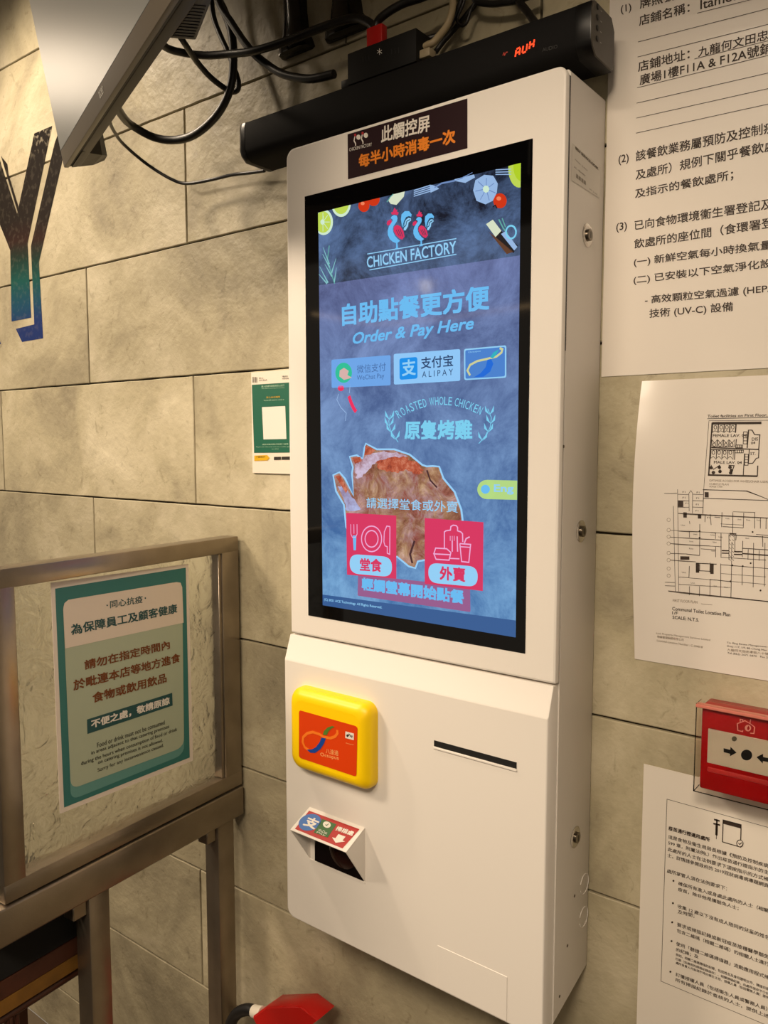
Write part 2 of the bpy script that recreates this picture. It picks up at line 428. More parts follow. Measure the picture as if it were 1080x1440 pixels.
# food around the logo
def disc(fn, cx, cy, rx, ry, m, k=2, n=28, rot=0.0):
    x, y = fn(cx, cy); g.ell(PD, x, y, rx/3.1765, ry/3.1765, m, e1*k, rot, n, AQ)
disc(Z3, 112, 357, 42, 58, LIMEP); disc(Z3, 110, 357, 35, 48, LIME, 3); disc(Z3, 108, 357, 9, 12, LIMEP, 4)
for a in range(8):
    x, y = Z3(110+30*math.cos(a*.785), 357+42*math.sin(a*.785)); g.line(PD, [Z3(110, 357), (x, y)] if x > 448 else [Z3(110, 357), Z3(112, 330)], 0.0012, LIMEP, e1*4)
disc(Z3, 190, 272, 44, 62, LIMEP); disc(Z3, 190, 270, 36, 52, LIME, 3)
disc(Z3, 985, 118, 48, 85, LIME); disc(Z3, 1000, 110, 40, 66, scr('lime_bright', (176, 206, 40)), 3)
for (cx, cy, r) in ((292, 284, 25), (335, 254, 28), (900, 262, 30)):
    disc(Z3, cx, cy, r, r*1.12, TOM); disc(Z3, cx-5, cy-10, r*.35, r*.3, TOMH, 3)
g.line(PD, P3((868, 290), (880, 282), (888, 296)), 0.0016, DARK, e1*4)
g.poly(PD, clip_quad(P3((780, 215), (790, 170), (830, 146), (870, 150), (890, 185), (886, 225), (868, 262), (835, 278), (795, 262)), AQ), GARL, e1*2)
for a in range(7):
    b = a*.9+.3; g.line(PD, P3((838+14*math.cos(b), 210+15*math.sin(b)), (836+46*math.cos(b), 212+52*math.sin(b))), 0.0013, GARD, e1*3)
disc(Z3, 838, 210, 14, 16, LIMEP, 3)
for dy in (0, 9, 18, 27): g.line(PD, P3((515, 216+dy*.95), (590, 192+dy)), 0.0016, GARL, e1*2)
g.poly(PD, clip_quad(P3((586, 188), (612, 196), (628, 208), (590, 226)), AQ), GARL, e1*2); g.line(PD, [clip for clip in P3((608, 203), (640, 184), (700, 172))], 0.0024, GARD, e1*3)
g.poly(PD, clip_quad(P3((690, 172), (720, 150), (780, 130), (788, 158), (745, 182)), AQ), GARL, e1*2)
for i in range(4): g.line(PD, P3((700+18*i, 172-8*i), (735+14*i, 160-8*i)), 0.001, GARD, e1*3)
for i in range(3): g.line(PD, P3((880, 132+10*i-8), (950, 130+12*i-10)), 0.0014, GARL, e1*2)
g.poly(PD, clip_quad(P3((402, 262), (420, 232), (478, 205), (470, 244), (438, 280), (412, 276)), AQ), CREAM, e1*2); g.line(PD, P3((395, 268), (410, 246), (424, 232)), 0.0016, GREEN, e1*3)
g.poly(PD, P3((838, 366), (868, 346), (906, 396), (880, 424)), CREAM, e1*2); g.poly(PD, P3((880, 424), (906, 396), (980, 462), (960, 496)), DARK, e1*2)
g.poly(PD, P3((905, 410), (925, 398), (978, 468), (964, 484)), GARL, e1*3); g.poly(PD, P3((850, 400), (880, 424), (960, 490), (930, 500)), scr('oil', (96, 60, 40)), e1*2)
g.line(PD, P3((895, 345), (915, 385), (935, 410)), 0.002, GREEN, e1*3); g.line(PD, P3((910, 340), (925, 380)), 0.0016, GREEN, e1*3)
x_, y_ = Z3(950, 402); g.ring(PD, x_, y_, 7, 9, 0.0026, CYAN, e1*4)
g.line(PD, P3((162, 632), (142, 570), (130, 520), (138, 462)), 0.002, GREEN, e1*3)
for (a, b) in (((140, 560), (108, 500)), ((138, 545), (110, 470)), ((148, 585), (168, 520)), ((150, 600), (118, 545)), ((132, 628), (95, 555)), ((128, 632), (92, 590)), ((160, 626), (170, 560))):
    g.line(PD, P3(a, b), 0.0030, scr('herb_pale', (128, 190, 196)), e1*3, w1=0.0008)
# twin roosters over the shop name
Zr = zz(530, 280, 8.3077)
def rooster(dx, dy, k):
    f = lambda *L: [Zr(dx+x*k, dy+y*k) for x, y in L]
    g.poly(PD, f((165, 225), (180, 200), (205, 188), (235, 195), (245, 225), (238, 260), (218, 290), (198, 318), (190, 350), (195, 385), (215, 430), (245, 465), (275, 488), (245, 512), (250, 570), (262, 580), (205, 590), (228, 570), (228, 515), (190, 500), (155, 470), (132, 420), (130, 370), (145, 320), (172, 280), (190, 248), (182, 234)), BLUE, e1*4)
    g.poly(PD, f((178, 182), (170, 158), (192, 150), (200, 125), (212, 98), (226, 128), (242, 122), (238, 148), (258, 158), (246, 188), (215, 182)), RED, e1*4)
    g.poly(PD, f((168, 238), (178, 270), (160, 298), (130, 310), (118, 290), (128, 258)), RED, e1*4)
    g.poly(PD, f((205, 325), (240, 302), (280, 320), (315, 375), (328, 440), (300, 475), (270, 462), (225, 420), (200, 370)), RED, e1*5)
    for i in range(3): g.line(PD, f((232+22*i, 362-6*i), (268+20*i, 432+4*i)), 0.0010, TEAL, e1*6)
    g.poly(PD, f((298, 325), (285, 240), (292, 180), (330, 142), (380, 142), (410, 180), (404, 210), (370, 200), (340, 220), (328, 270), (316, 332)), BLUE, e1*4)
    g.poly(PD, f((322, 330), (340, 250), (372, 220), (402, 225), (404, 252), (375, 275), (368, 320), (340, 368), (318, 366)), LBLUE, e1*5)
    g.line(PD, f((318, 335), (345, 310), (355, 262), (395, 240)), 0.0014, TEAL, e1*6); g.line(PD, f((310, 325), (326, 262), (352, 215), (398, 206)), 0.0014, TEAL, e1*6)
rooster(0, 0, 1.0); rooster(318, 48, 0.86)
g.line(PD, P3((308, 500), (706, 431)), 0.0015, LBLUE, e1*4); g.line(PD, P3((318, 571), (706, 501)), 0.0015, LBLUE, e1*4)
g.text(PD, 'CHICKEN FACTORY', Z3(308, 563), Z3(706, 495), Z3(306, 513), LBLUE, e1*5, bold=0.012)
# headline and payment panels
g.text(PD, '自助點餐更方便', Z3(196, 822), Z3(854, 748), Z3(194, 724), BLUE, e1*4, bold=0.028)
g.text(PD, 'Order & Pay Here', Z3(244, 918), Z3(784, 852), Z3(243, 852), BLUE, e1*4, bold=0.02, shear=0.25)
WX = scr('payment_panel', (108, 164, 230)); AL = scr('payment_panel_pale', (142, 198, 246)); INK = scr('ink', (38, 66, 108))
g.poly(PD, rpx(P3((148, 972), (412, 951), (412, 1086), (149, 1098)), .06), WX, e1*4)
disc(Z3, 203, 1030, 37, 45, scr('wechat_green', (44, 190, 150)), 5)
g.poly(PD, P3((186, 1020), (205, 1008), (226, 1022), (220, 1040), (240, 1052), (205, 1062), (184, 1046)), scr('salmon', (214, 176, 170)), e1*6)
g.text(PD, '微信支付', Z3(262, 1034), Z3(391, 1022), Z3(262, 996), scr('faded_ink', (66, 104, 160)), e1*5)
g.text(PD, 'WeChat Pay', Z3(262, 1070), Z3(384, 1060), Z3(262, 1042), scr('faded_ink', (66, 104, 160)), e1*5)
g.poly(PD, rpx(P3((426, 946), (723, 924), (723, 1066), (427, 1083)), .06), AL, e1*4)
g.poly(PD, rpx(P3((452, 966), (532, 959), (533, 1056), (453, 1062)), .14), scr('alipay_blue', (14, 142, 232)), e1*5)
g.text(PD, '支', Z3(464, 1046), Z3(526, 1040), Z3(463, 974), LBLUE, e1*6, bold=0.02)
g.text(PD, '支付宝', Z3(548, 1013), Z3(692, 1001), Z3(548, 961), INK, e1*5, bold=0.012)
g.text(PD, 'A L I P A Y', Z3(553, 1051), Z3(691, 1040), Z3(553, 1024), INK, e1*5)
g.poly(PD, rpx(P3((740, 924), (929, 907), (929, 1052), (741, 1063)), .07), LBLUE, e1*4); g.poly(PD, rpx(P3((746, 930), (923, 914), (923, 1046), (747, 1057)), .06), scr('transit_card', (72, 128, 204)), e1*5)
g.text(PD, 'Octopus', Z3(760, 944), Z3(815, 938), Z3(760, 935), LBLUE, e1*6)
YEL = scr('pale_yellow', (204, 206, 150)); DBL = scr('loop_blue', (24, 104, 214))
g.line(PD, P3((768, 1042), (756, 1020), (768, 995), (800, 978), (845, 968), (885, 958), (908, 940), (912, 925), (900, 920)), 0.0034, YEL, e1*6)
g.poly(PD, P3((862, 968), (846, 972), (838, 1005), (815, 1032), (785, 1050), (828, 1048), (858, 1025), (872, 990)), DBL, e1*7); g.poly(PD, P3((858, 962), (872, 940), (896, 926), (884, 952), (870, 966)), scr('loop_teal', (44, 176, 190)), e1*7)
# chilli and stalk
g.line(PD, P4((226, 54), (236, 84), (248, 110), (258, 124)), 0.0068, scr('chilli', (238, 44, 92)), e1*4); g.line(PD, P4((180, 44), (172, 70), (190, 105), (214, 130), (210, 165)), 0.0012, GARL, e1*4); g.line(PD, P4((232, 0), (228, 40)), 0.0012, GARL, e1*4)
disc(Z4, 190, 18, 14, 14, scr('chilli', (238, 44, 92)), 4)
# arched lettering over the dish name
arch = 'ROASTED WHOLE CHICKEN'
for i, ch in enumerate(arch):
    if ch == ' ': continue
    wt = [{' ': .5, 'I': .5, 'W': 1.35, 'O': 1.15}.get(c, 1) for c in arch]; t = (sum(wt[:i])+wt[i]/2)/sum(wt); w = 19*wt[i]*(.82 if ch != 'I' else .35)
    x = 447+t*366; yb = 156-(1-(2*t-1)**2)*54-16*t; sl = -(1-2*t)*0.55-0.045
    ca, sa = math.cos(math.atan(sl)), math.sin(math.atan(sl))
    g.text(PD, ch, Z4(x-w/2*ca, yb-w/2*sa), Z4(x+w/2*ca, yb+w/2*sa), Z4(x-w/2*ca+sa*37, yb-w/2*sa-ca*37), CYAN, e1*4)
g.text(PD, '原隻烤雞', Z4(474, 248), Z4(777, 248), Z4(474, 164), CYAN, e1*4, bold=0.03)
def laurel(pts, sgn):
    g.line(PD, P4(*pts), 0.0012, CYAN, e1*4)
    for i in range(len(pts)-1):
        (x0, y0), (x1, y1) = pts[i], pts[i+1]; mx_, my_ = (x0+x1)/2, (y0+y1)/2
        for q in (-1, 1):
            g.poly(PD, P4((mx_, my_+8), (mx_+q*9+0, my_-10), (mx_+q*20+sgn*0, my_-34), (mx_+q*19, my_-8)), CYAN, e1*5)
laurel([(412, 138), (404, 165), (408, 195), (420, 222), (446, 260)], 1)
laurel([(846, 110), (862, 150), (858, 190), (842, 225), (806, 266)], -1)
# language pill at the right edge
PILL = scr('pill_green', (178, 214, 130))
x_, y_ = Z4(842, 471)
g.ell(PD, x_, y_, 43/3.1765, 43/3.1765, PILL, e1*3, clip=AQ); g.poly(PD, clip_quad(P4((842, 428), (1000, 432), (1000, 518), (842, 514)), AQ), PILL, e1*3)
disc(Z4, 836, 470, 20, 20, BLUE, 5); g.text(PD, 'Eng', Z4(874, 492), Z4(962, 494), Z4(874, 448), LBLUE, e1*5, bold=0.02)
# roast chicken cut-out
OUT = [(300, 262), (352, 288), (430, 288), (500, 312), (556, 358), (574, 364), (600, 362), (632, 366), (652, 420), (702, 480), (732, 560), (742, 640), (742, 760), (566, 790), (537, 795), (525, 826), (492, 818), (440, 775), (300, 790), (210, 640), (200, 540), (165, 480), (152, 405), (185, 390), (212, 420), (246, 496), (236, 400), (240, 372), (226, 322), (262, 314), (286, 330), (292, 285)]
g.poly(PD, P4(*OUT), scr('halo', (150, 206, 246)), e1*4)
cx = sum(p[0] for p in OUT)/len(OUT); cy = sum(p[1] for p in OUT)/len(OUT)
ROAST = scr('roast', (150, 90, 70)); nt = ROAST.node_tree; p_ = nt.nodes['Principled BSDF']
ge = nt.nodes.new('ShaderNodeNewGeometry'); nn = nt.nodes.new('ShaderNodeTexNoise'); nn.inputs['Scale'].default_value = 30; nn.inputs['Detail'].default_value = 8; nn.inputs['Roughness'].default_value = 0.75; nn.inputs['Distortion'].default_value = 0.8
nt.links.new(ge.outputs['Position'], nn.inputs['Vector']); rr = nt.nodes.new('ShaderNodeValToRGB'); nt.links.new(nn.outputs['Fac'], rr.inputs[0])
E_ = rr.color_ramp.elements; E_[0].position = 0.30; E_[0].color = lin((96, 36, 40)); E_[1].position = 0.72; E_[1].color = lin((214, 182, 190))
for po, c in ((0.42, (150, 84, 74)), (0.52, (160, 124, 122)), (0.6, (184, 140, 140))): E_.new(po).color = lin(c)
nt.links.new(rr.outputs[0], p_.inputs['Emission Color'])
n3_ = nt.nodes.new('ShaderNodeTexNoise'); n3_.inputs['Scale'].default_value = 22; n3_.inputs['Detail'].default_value = 6; n3_.inputs['Roughness'].default_value = .7; n3_.inputs['Distortion'].default_value = .6
nt.links.new(ge.outputs['Position'], n3_.inputs['Vector']); r3_ = nt.nodes.new('ShaderNodeValToRGB'); nt.links.new(nn.outputs['Fac'], r3_.inputs[0])
r3_.color_ramp.elements[0].position = .32; r3_.color_ramp.elements[0].color = lin((104, 58, 38)); r3_.color_ramp.elements[1].position = .68; r3_.color_ramp.elements[1].color = lin((206, 172, 134)); r3_.color_ramp.elements.new(.5).color = lin((156, 112, 82))
m3_ = nt.nodes.new('ShaderNodeMapRange'); m3_.inputs[1].default_value = .42; m3_.inputs[2].default_value = .58; nt.links.new(n3_.outputs['Fac'], m3_.inputs[0])
x3_ = nt.nodes.new('ShaderNodeMix'); x3_.data_type = 'RGBA'; nt.links.new(m3_.outputs[0], x3_.inputs[0]); nt.links.new(rr.outputs[0], x3_.inputs[6]); nt.links.new(r3_.outputs[0], x3_.inputs[7])
nt.links.new(x3_.outputs[2], p_.inputs['Emission Color'])
def ragged(P, k=6, a=9):
    out = []
    for i in range(len(P)):
        (x0, y0), (x1, y1) = P[i], P[(i+1) % len(P)]
        for j in range(k): t = j/k; out.append((x0+(x1-x0)*t+random.uniform(-a, a)*(j > 0), y0+(y1-y0)*t+random.uniform(-a, a)*(j > 0)))
    return out
def shrink(P, d):
    out = []
    for i in range(len(P)):
        a, b_, c = Vector(P[i-1]), Vector(P[i]), Vector(P[(i+1) % len(P)])
        t = ((b_-a).normalized()+(c-b_).normalized()); t = t.normalized() if t.length > .05 else (c-b_).normalized()
        out.append((b_.x-t.y*d, b_.y+t.x*d))
    return out
IN = shrink(OUT, 8)
g.poly(PD, P4(*IN), ROAST, e1*5)
CRISP = scr('crisp_skin', (176, 66, 40)); nt = CRISP.node_tree; p_ = nt.nodes['Principled BSDF']
ge = nt.nodes.new('ShaderNodeNewGeometry'); nn = nt.nodes.new('ShaderNodeTexNoise'); nn.inputs['Scale'].default_value = 60; nn.inputs['Detail'].default_value = 8; nn.inputs['Roughness'].default_value = 0.8
nt.links.new(ge.outputs['Position'], nn.inputs['Vector']); rr = nt.nodes.new('ShaderNodeValToRGB'); nt.links.new(nn.outputs['Fac'], rr.inputs[0])
E_ = rr.color_ramp.elements; E_[0].position = 0.32; E_[0].color = lin((104, 28, 26)); E_[1].position = 0.7; E_[1].color = lin((222, 150, 120)); E_.new(0.5).color = lin((182, 84, 56))
nt.links.new(rr.outputs[0], p_.inputs['Emission Color'])
g.poly(PD, P4(*ragged([(340, 350), (400, 330), (470, 322), (530, 345), (558, 390), (540, 402), (480, 380), (420, 395), (360, 380)], 6, 9)), CRISP, e1*6)
g.poly(PD, P4((300, 275), (345, 295), (325, 315), (296, 318)), CRISP, e1*6); g.poly(PD, P4((240, 330), (278, 325), (284, 345), (254, 356)), CRISP, e1*6); g.poly(PD, P4((166, 410), (188, 408), (222, 470), (214, 488), (190, 450)), CRISP, e1*6)
PALE = scr('pale_skin', (196, 176, 196)); TAN = scr('tan_skin', (168, 134, 112)); LILAC = scr('leg_skin', (170, 160, 206))
for m_, c_, sc2 in ((PALE, ((150, 96, 100), (206, 190, 214)), 45), (TAN, ((112, 70, 50), (200, 172, 146)), 40), (LILAC, ((140, 120, 150), (176, 184, 226)), 40)):
    nt = m_.node_tree; ge = nt.nodes.new('ShaderNodeNewGeometry'); nn = nt.nodes.new('ShaderNodeTexNoise'); nn.inputs['Scale'].default_value = sc2; nn.inputs['Detail'].default_value = 8; nn.inputs['Roughness'].default_value = .75
    nt.links.new(ge.outputs['Position'], nn.inputs['Vector']); rr = nt.nodes.new('ShaderNodeValToRGB'); nt.links.new(nn.outputs['Fac'], rr.inputs[0])
    rr.color_ramp.elements[0].position = .34; rr.color_ramp.elements[1].position = .62; rr.color_ramp.elements[0].color = lin(c_[0]); rr.color_ramp.elements[1].color = lin(c_[1]); nt.links.new(rr.outputs[0], nt.nodes['Principled BSDF'].inputs['Emission Color'])
g.poly(PD, P4(*ragged([(252, 385), (262, 350), (300, 325), (370, 304), (440, 304), (490, 322), (460, 330), (390, 335), (330, 360), (300, 400), (265, 425)], 4, 6)), PALE, e1*5.4)
g.poly(PD, P4(*ragged([(176, 455), (200, 460), (252, 515), (280, 560), (215, 565), (207, 530)], 4, 5)), LILAC, e1*5.4)
g.line(PD, P4((575, 385), (590, 430), (620, 462)), 0.003, scr('roast_dark', (70, 40, 44)), e1*6); g.line(PD, P4((520, 700), (500, 760), (510, 800)), 0.004, scr('roast_dark', (70, 40, 44)), e1*6)
g.text(PD, '請選擇堂食或外賣', Z4(306, 553), Z4(714, 575), Z4(306, 506), LBLUE, e1*8, bold=0.006)
g.poly(PD, rpx(P4((268, 850), (768, 905), (770, 1018), (266, 945)), .06), scr('banner_rose', (150, 92, 140)), e1*7)
g.text(PD, '輕觸螢幕開始點餐', Z4(285, 920), Z4(742, 984), Z4(285, 862), BLUE, e1*9, bold=0.04)
g.text(PD, '(C) 2021 ACE Technology. All Rights Reserved.', Z4(116, 970), Z4(374, 1006), Z4(116, 956), LBLUE, e1*5, bold=0.01)
disp = g.build('display_picture', glass)
tag(disp, 'lit menu picture with twin roosters and roast chicken')
# the two touch buttons of the menu
b = G(); b.poly(PD, P4((216, 575), (440, 587), (440, 869), (220, 851)), RED, e1*10)
b.poly(PD, rpx(P4((232, 758), (421, 772), (421, 862), (233, 845)), .48, 8), LBLUE, e1*11); b.text(PD, '堂食', Z4(278, 834), Z4(376, 840), Z4(278, 776), RED, e1*12, bold=0.03)
for x in (237, 251, 265): b.line(PD, P4((x, 626), (x+.5, 668)), 0.0014, PINK, e1*11)
b.line(PD, P4((237, 668), (244, 684), (259, 684), (266, 668)), 0.0014, PINK, e1*11); b.poly(PD, P4((246, 676), (262, 676), (260, 742), (250, 742)), BLUE, e1*11)
x_, y_ = Z4(330, 691); b.ring(PD, x_, y_, 45/3.1765, 57/3.1765, 0.0021, PINK, e1*11); b.ring(PD, x_, y_, 29/3.1765, 37/3.1765, 0.0021, PINK, e1*11)
b.line(PD, P4((412, 636), (398, 634), (387, 660), (385, 705), (390, 722), (400, 726), (400, 755), (411, 760), (412, 636)), 0.0018, PINK, e1*11)
b.build('menu_button', glass)['label'] = 'red eat-in menu button'
b = G(); b.poly(PD, P4((567, 598), (829, 617), (826, 924), (567, 891)), RED, e1*10)
b.poly(PD, rpx(P4((583, 797), (804, 815), (803, 906), (584, 886)), .48, 8), LBLUE, e1*11); b.text(PD, '外賣', Z4(634, 874), Z4(750, 884), Z4(634, 812), RED, e1*12, bold=0.03)
b.line(PD, P4((655, 735), (655, 660), (662, 655), (682, 652), (684, 636), (694, 630), (708, 632), (714, 640), (714, 655), (728, 660), (736, 668), (737, 705)), 0.0020, PINK, e1*11)
b.line(PD, P4((608, 758), (616, 732), (665, 735), (684, 752), (676, 786), (618, 782), (608, 758), (684, 762)), 0.0020, PINK, e1*11); b.line(PD, P4((680, 778), (722, 780)), 0.0018, PINK, e1*11)
b.line(PD, P4((724, 712), (772, 716), (764, 796), (732, 792), (724, 712)), 0.0020, PINK, e1*11); b.line(PD, P4((728, 726), (770, 729)), 0.0016, PINK, e1*11); b.line(PD, P4((744, 710), (752, 690), (768, 682)), 0.0022, PINK, e1*11)
for x in (681, 690, 699): b.line(PD, P4((x, 678), (x, 700)), 0.0011, PINK, e1*11)
b.line(PD, P4((690, 698), (690, 748)), 0.0022, PINK, e1*11); b.line(PD, P4((712, 680), (714, 748)), 0.0022, PINK, e1*11)
b.build('menu_button', glass)['label'] = 'red take-away menu button'

# header sticker
ZS = zz(320, 0, 1.92857)
g = G(); HB = mat('sticker_maroon', (38, 20, 24), 0.6, spec=0.15); HW = mat('print_white', (226, 220, 210), 0.5); HO = mat('print_orange', (226, 128, 22), 0.5); HR = mat('print_red', (176, 30, 40), 0.5)
g.poly(PK, [(489, 189), (657.5, 138.5), (657.5, 208.5), (489.5, 252.3)], HB, 0.0004)
g.text(PK, '此觸控屏', ZS(417, 388), ZS(549, 356), ZS(417, 344), HW, 0.0007, bold=0.02)
g.text(PK, '每半小時消毒一次', ZS(357, 457), ZS(619, 388), ZS(356, 420), HO, 0.0007, bold=0.03)
for dx in (346, 366):
    x, y = ZS(dx, 380-(dx-346)*.25); g.line(PK, [(x, y-5), (x-1.2, y+1), (x+1, y+5), (x+1, y+8)], 0.0022, HW, 0.0007); g.ell(PK, x+5, y-4, 3, 3.6, HW, 0.0007); g.ell(PK, x+.5, y-7, 1.6, 2, HR, 0.0007)
g.text(PK, 'CHICKEN FACTORY', ZS(331, 411), ZS(392, 396), ZS(331, 402), HW, 0.0007)
g.build('header_sticker', K)['label'] = 'dark maroon sticker with white and orange lettering'

# yellow card reader
OX0, OX1, OZ0, OZ1, OD = -0.2475, -0.0568, 1.190, 1.3445, 0.030
o_ = rrect(OX0, OX1, OZ0, OZ1, (0.024, 0.018, 0.020, 0.024), 8)
s = S(); rings = []
for t in range(0, 9):
    a = t/8*math.pi/2; rings.append([(x, KL-OD*(0.35+0.65*math.sin(a)), z) for x, z in inset(o_, 0.019*(1-math.cos(a)))])
s.loft([[(x, KL+0.0005, z) for x, z in o_]]+rings)
YM = mat('reader_yellow', (250, 208, 0), 0.38, spec=0.4)
rd = s.build('card_reader', YM, K); tag(rd, 'yellow card reader with orange face')
PO = wallplane(KL-OD-0.0002)
ZO = zz(400, 950, 7.714)
g = G(); OR = mat('reader_orange', (214, 62, 4), 0.35); OL = mat('loop_orange', (236, 120, 30), 0.4); OB = mat('loop_blue_print', (20, 66, 150), 0.4); OG = mat('loop_green_print', (84, 120, 44), 0.4); OP = mat('print_peach', (240, 180, 110), 0.4)
g.poly(PO, rpx([ZO(158, 373), ZO(794, 552), ZO(782, 1098), ZO(158, 890)], .06), OR, 0.0003)
def ZOl(*L): return [ZO(*p) for p in L]
g.line(PO, ZOl((430, 665), (380, 635), (310, 612), (250, 625), (205, 668), (200, 720), (222, 775), (262, 805)), 0.0050, OL, 0.0006)
g.line(PO, ZOl((430, 665), (500, 678), (550, 662), (578, 625), (575, 590)), 0.0050, OL, 0.0006)
g.poly(PO, ZOl((418, 640), (432, 600), (470, 562), (520, 545), (548, 555), (510, 575), (480, 605), (462, 645)), OG, 0.0008)
g.poly(PO, ZOl((404, 672), (452, 680), (430, 740), (390, 800), (335, 838), (285, 836), (245, 803), (300, 800), (345, 775), (385, 720)), OB, 0.0008)
g.text(PO, '八達通', ZO(452, 842), ZO(588, 872), ZO(450, 786), OP, 0.0006); g.text(PO, 'Octopus', ZO(393, 882), ZO(592, 926), ZO(391, 832), OP, 0.0006)
g.poly(PO, ZOl((664, 604), (756, 628), (754, 700), (662, 676)), HW, 0.0006); g.text(PO, 'Pay', ZO(698, 664), ZO(744, 678), ZO(698, 628), mat('print_black', (16, 14, 13), 0.5), 0.0009, bold=0.02)
x_, y_ = ZO(686, 650); g.ell(PO, x_, y_, 1.4, 1.8, mat('print_black', (16, 14, 13), 0.5), 0.0009)
g.text(PO, 'Accepted', ZO(668, 740), ZO(752, 760), ZO(668, 724), OP, 0.0006)
g.build('reader_face', rd)['label'] = 'orange face with looping ribbon emblem'

# hooded code scanner
hx0, hx1, hz1, hz0 = -0.2217, -0.0865, 1.1105, 1.0074
ly, lz = -0.2140, 1.0865
s = S(); T = 0.0022
s.hexa([(hx0, KL+.001, hz1-T), (hx1, KL+.001, hz1-T), (hx1, ly, lz-T), (hx0, ly, lz-T), (hx0, KL+.001, hz1), (hx1, KL+.001, hz1), (hx1, ly, lz), (hx0, ly, lz)], 0.0006, 1)
for x in (hx0, hx1-T):
    A = [(KL+.001, hz1-.001), (ly, lz-.001), (ly+.002, lz-.004), (KL+.001, hz0)]
    s.loft([[(x, y, z) for y, z in A], [(x+T, y, z) for y, z in A]])
s.box((hx0, KL-.0015, hz0-.002), (hx1, KL+.001, hz0+.001))
hood = s.build('scanner_hood', WHITE, K, smooth=False)
s = S(); s.box((hx0+.014, KL-.0012, hz0+.002), (hx1-T-.0005, KL+.001, hz1-.004)); s.build('scanner_window', mat('scanner_glass', (12, 6, 7), 0.08), hood)
s = S(); s.lathe([(0.034, 0), (0.036, 0.003), (0.030, 0.006), (0.020, 0.0085), (0.001, 0.010)], (-0.132, KL-.0012, 1.058), (0, -1, 0.15), 28); s.build('scanner_lens', mat('lens_dark', (34, 14, 12), 0.12), hood)
nv = Vector((0, (lz-hz1), -(ly-KL))).normalized(); nv = nv if nv.z > 0 else -nv
PH = Plane((0, KL, hz1), nv)
ZH = zz(390, 1110, 7.2)
def H(*L): return [ZH(*p) for p in L]
g = G(); SR = mat('print_scarlet', (168, 28, 24), 0.45); SB = mat('print_blue', (52, 104, 176), 0.45); SG = mat('print_green', (44, 96, 40), 0.45)
g.poly(PH, H((322, 217), (832, 405), (660, 600), (178, 402)), SR, 0.0004)
g.ell(PH, *ZH(330, 337), 16.2, 11.4, SB, 0.0008, -0.30)
g.text(PH, '支', ZH(255, 365), ZH(378, 415), ZH(322, 272), HW, 0.0012, bold=0.03)
g.poly(PH, H((455, 302), (600, 357), (510, 492), (368, 440)), SG, 0.0008); g.ell(PH, *ZH(503, 362), 5.6, 4.4, HW, 0.0012, 0.3); g.line(PH, H((490, 362), (502, 372), (522, 354)), 0.0016, SG, 0.0015)
g.text(PH, 'WeChat', ZH(410, 428), ZH(500, 462), ZH(424, 402), HW, 0.0012); g.text(PH, 'Pay', ZH(395, 448), ZH(484, 482), ZH(405, 430), HW, 0.0012)
g.text(PH, '掃描處', ZH(585, 418), ZH(760, 478), ZH(612, 375), HW, 0.0012, bold=0.03)
g.poly(PH, H((620, 458), (692, 484), (662, 524), (690, 534), (592, 546), (556, 490), (590, 500)), HW, 0.0012)
g.build('hood_label', hood)['label'] = 'red scan sticker with white arrow'

# receipt slot, service flap
s = S(); s.box((0.0612, KL-.0006, 1.2950), (0.2142, KL+.004, 1.3050)); s.build('receipt_slot', mat('slot_dark', (8, 7, 6), 0.7), K)
s = S(); s.box((0.0605, KL-.0022, 1.2905), (0.2148, KL+.002, 1.2945), 0.0008, 1); s.build('slot_lip', WHITE, K)
def frame_lines(x0, x1, z0, z1, w, y0, y1):
    s = S()
    s.box((x0, y0, z1-w), (x1, y1, z1)); s.box((x0, y0, z0), (x0+w, y1, z1)); s.box((x1-w, y0, z0), (x1, y1, z1)); return s
s = S(); s.box((0.0700, KL-.0008, 0.8765), (0.2030, KL+.001, 0.9515), 0.0005, 1); s.build('service_flap', WHITE, K, smooth=False)
# side: locks, knockouts, screws, rating label
PSD = Plane((KX1-0.0008, 0, 0), (1, 0, 0))
for (y, z) in ((-0.0620, 2.1079), (-0.0631, 1.6580), (-0.0607, 1.1614)):
    s = S(); s.lathe([(0.0172, 0), (0.0176, 0.0012), (0.0150, 0.0026), (0.0130, 0.0026)], (KX1-0.0012, y, z), (1, 0, 0), 24); lk = s.build('lock', CHROME, K)
    s = S(); s.lathe([(0.0088, 0), (0.0088, 0.0046), (0.0072, 0.0050)], (KX1, y, z), (1, 0, 0), 20); pl_ = s.build('lock_barrel', mat('lock_barrel', (120, 112, 100), 0.3, metal=1), lk)
    s = S(); s.box((KX1+.0030, y-.0012, z-.0048), (KX1+.0053, y+.0012, z+.0048)); s.build('keyhole', BLACK, lk)
for z in (1.0640, 1.0065):
    s = S(); P = [(KX1-0.0006, -0.0200-0.0165*math.cos(a), z+0.0165*math.sin(a)) for a in [math.radians(d) for d in range(20, 341, 10)]]
    s.tube([Vector(p) for p in P], 0.0007, 6, smooth=False); s.build('knockout', WHITE_S, K)
for (y, z) in ((-0.0587, 1.0608), (-0.0825, 0.9879), (-0.1084, 0.9167), (-0.1310, 1.790)):
    s = S(); s.lathe([(0.0024, 0), (0.0024, 0.0008), (0.0014, 0.0010)], (KX1-0.001, y, z), (1, 0, 0), 12); s.build('screw', mat('screw_dark', (90, 78, 64), 0.4, metal=0.6), K)
ZL = zz(795, 200, 18)
g = G(); LG = mat('label_grey', (206, 200, 190), 0.5); LD = mat('label_ink', (96, 84, 66), 0.6)
g.poly(PSD, [ZL(165, 20), ZL(885, 640), ZL(860, 1420), ZL(140, 960)], LG, 0.0006)
g.text(PSD, 'SELF SERVICE KIOSK', ZL(240, 175), ZL(822, 715), ZL(240, 105), LD, 0.0009, bold=0.03)
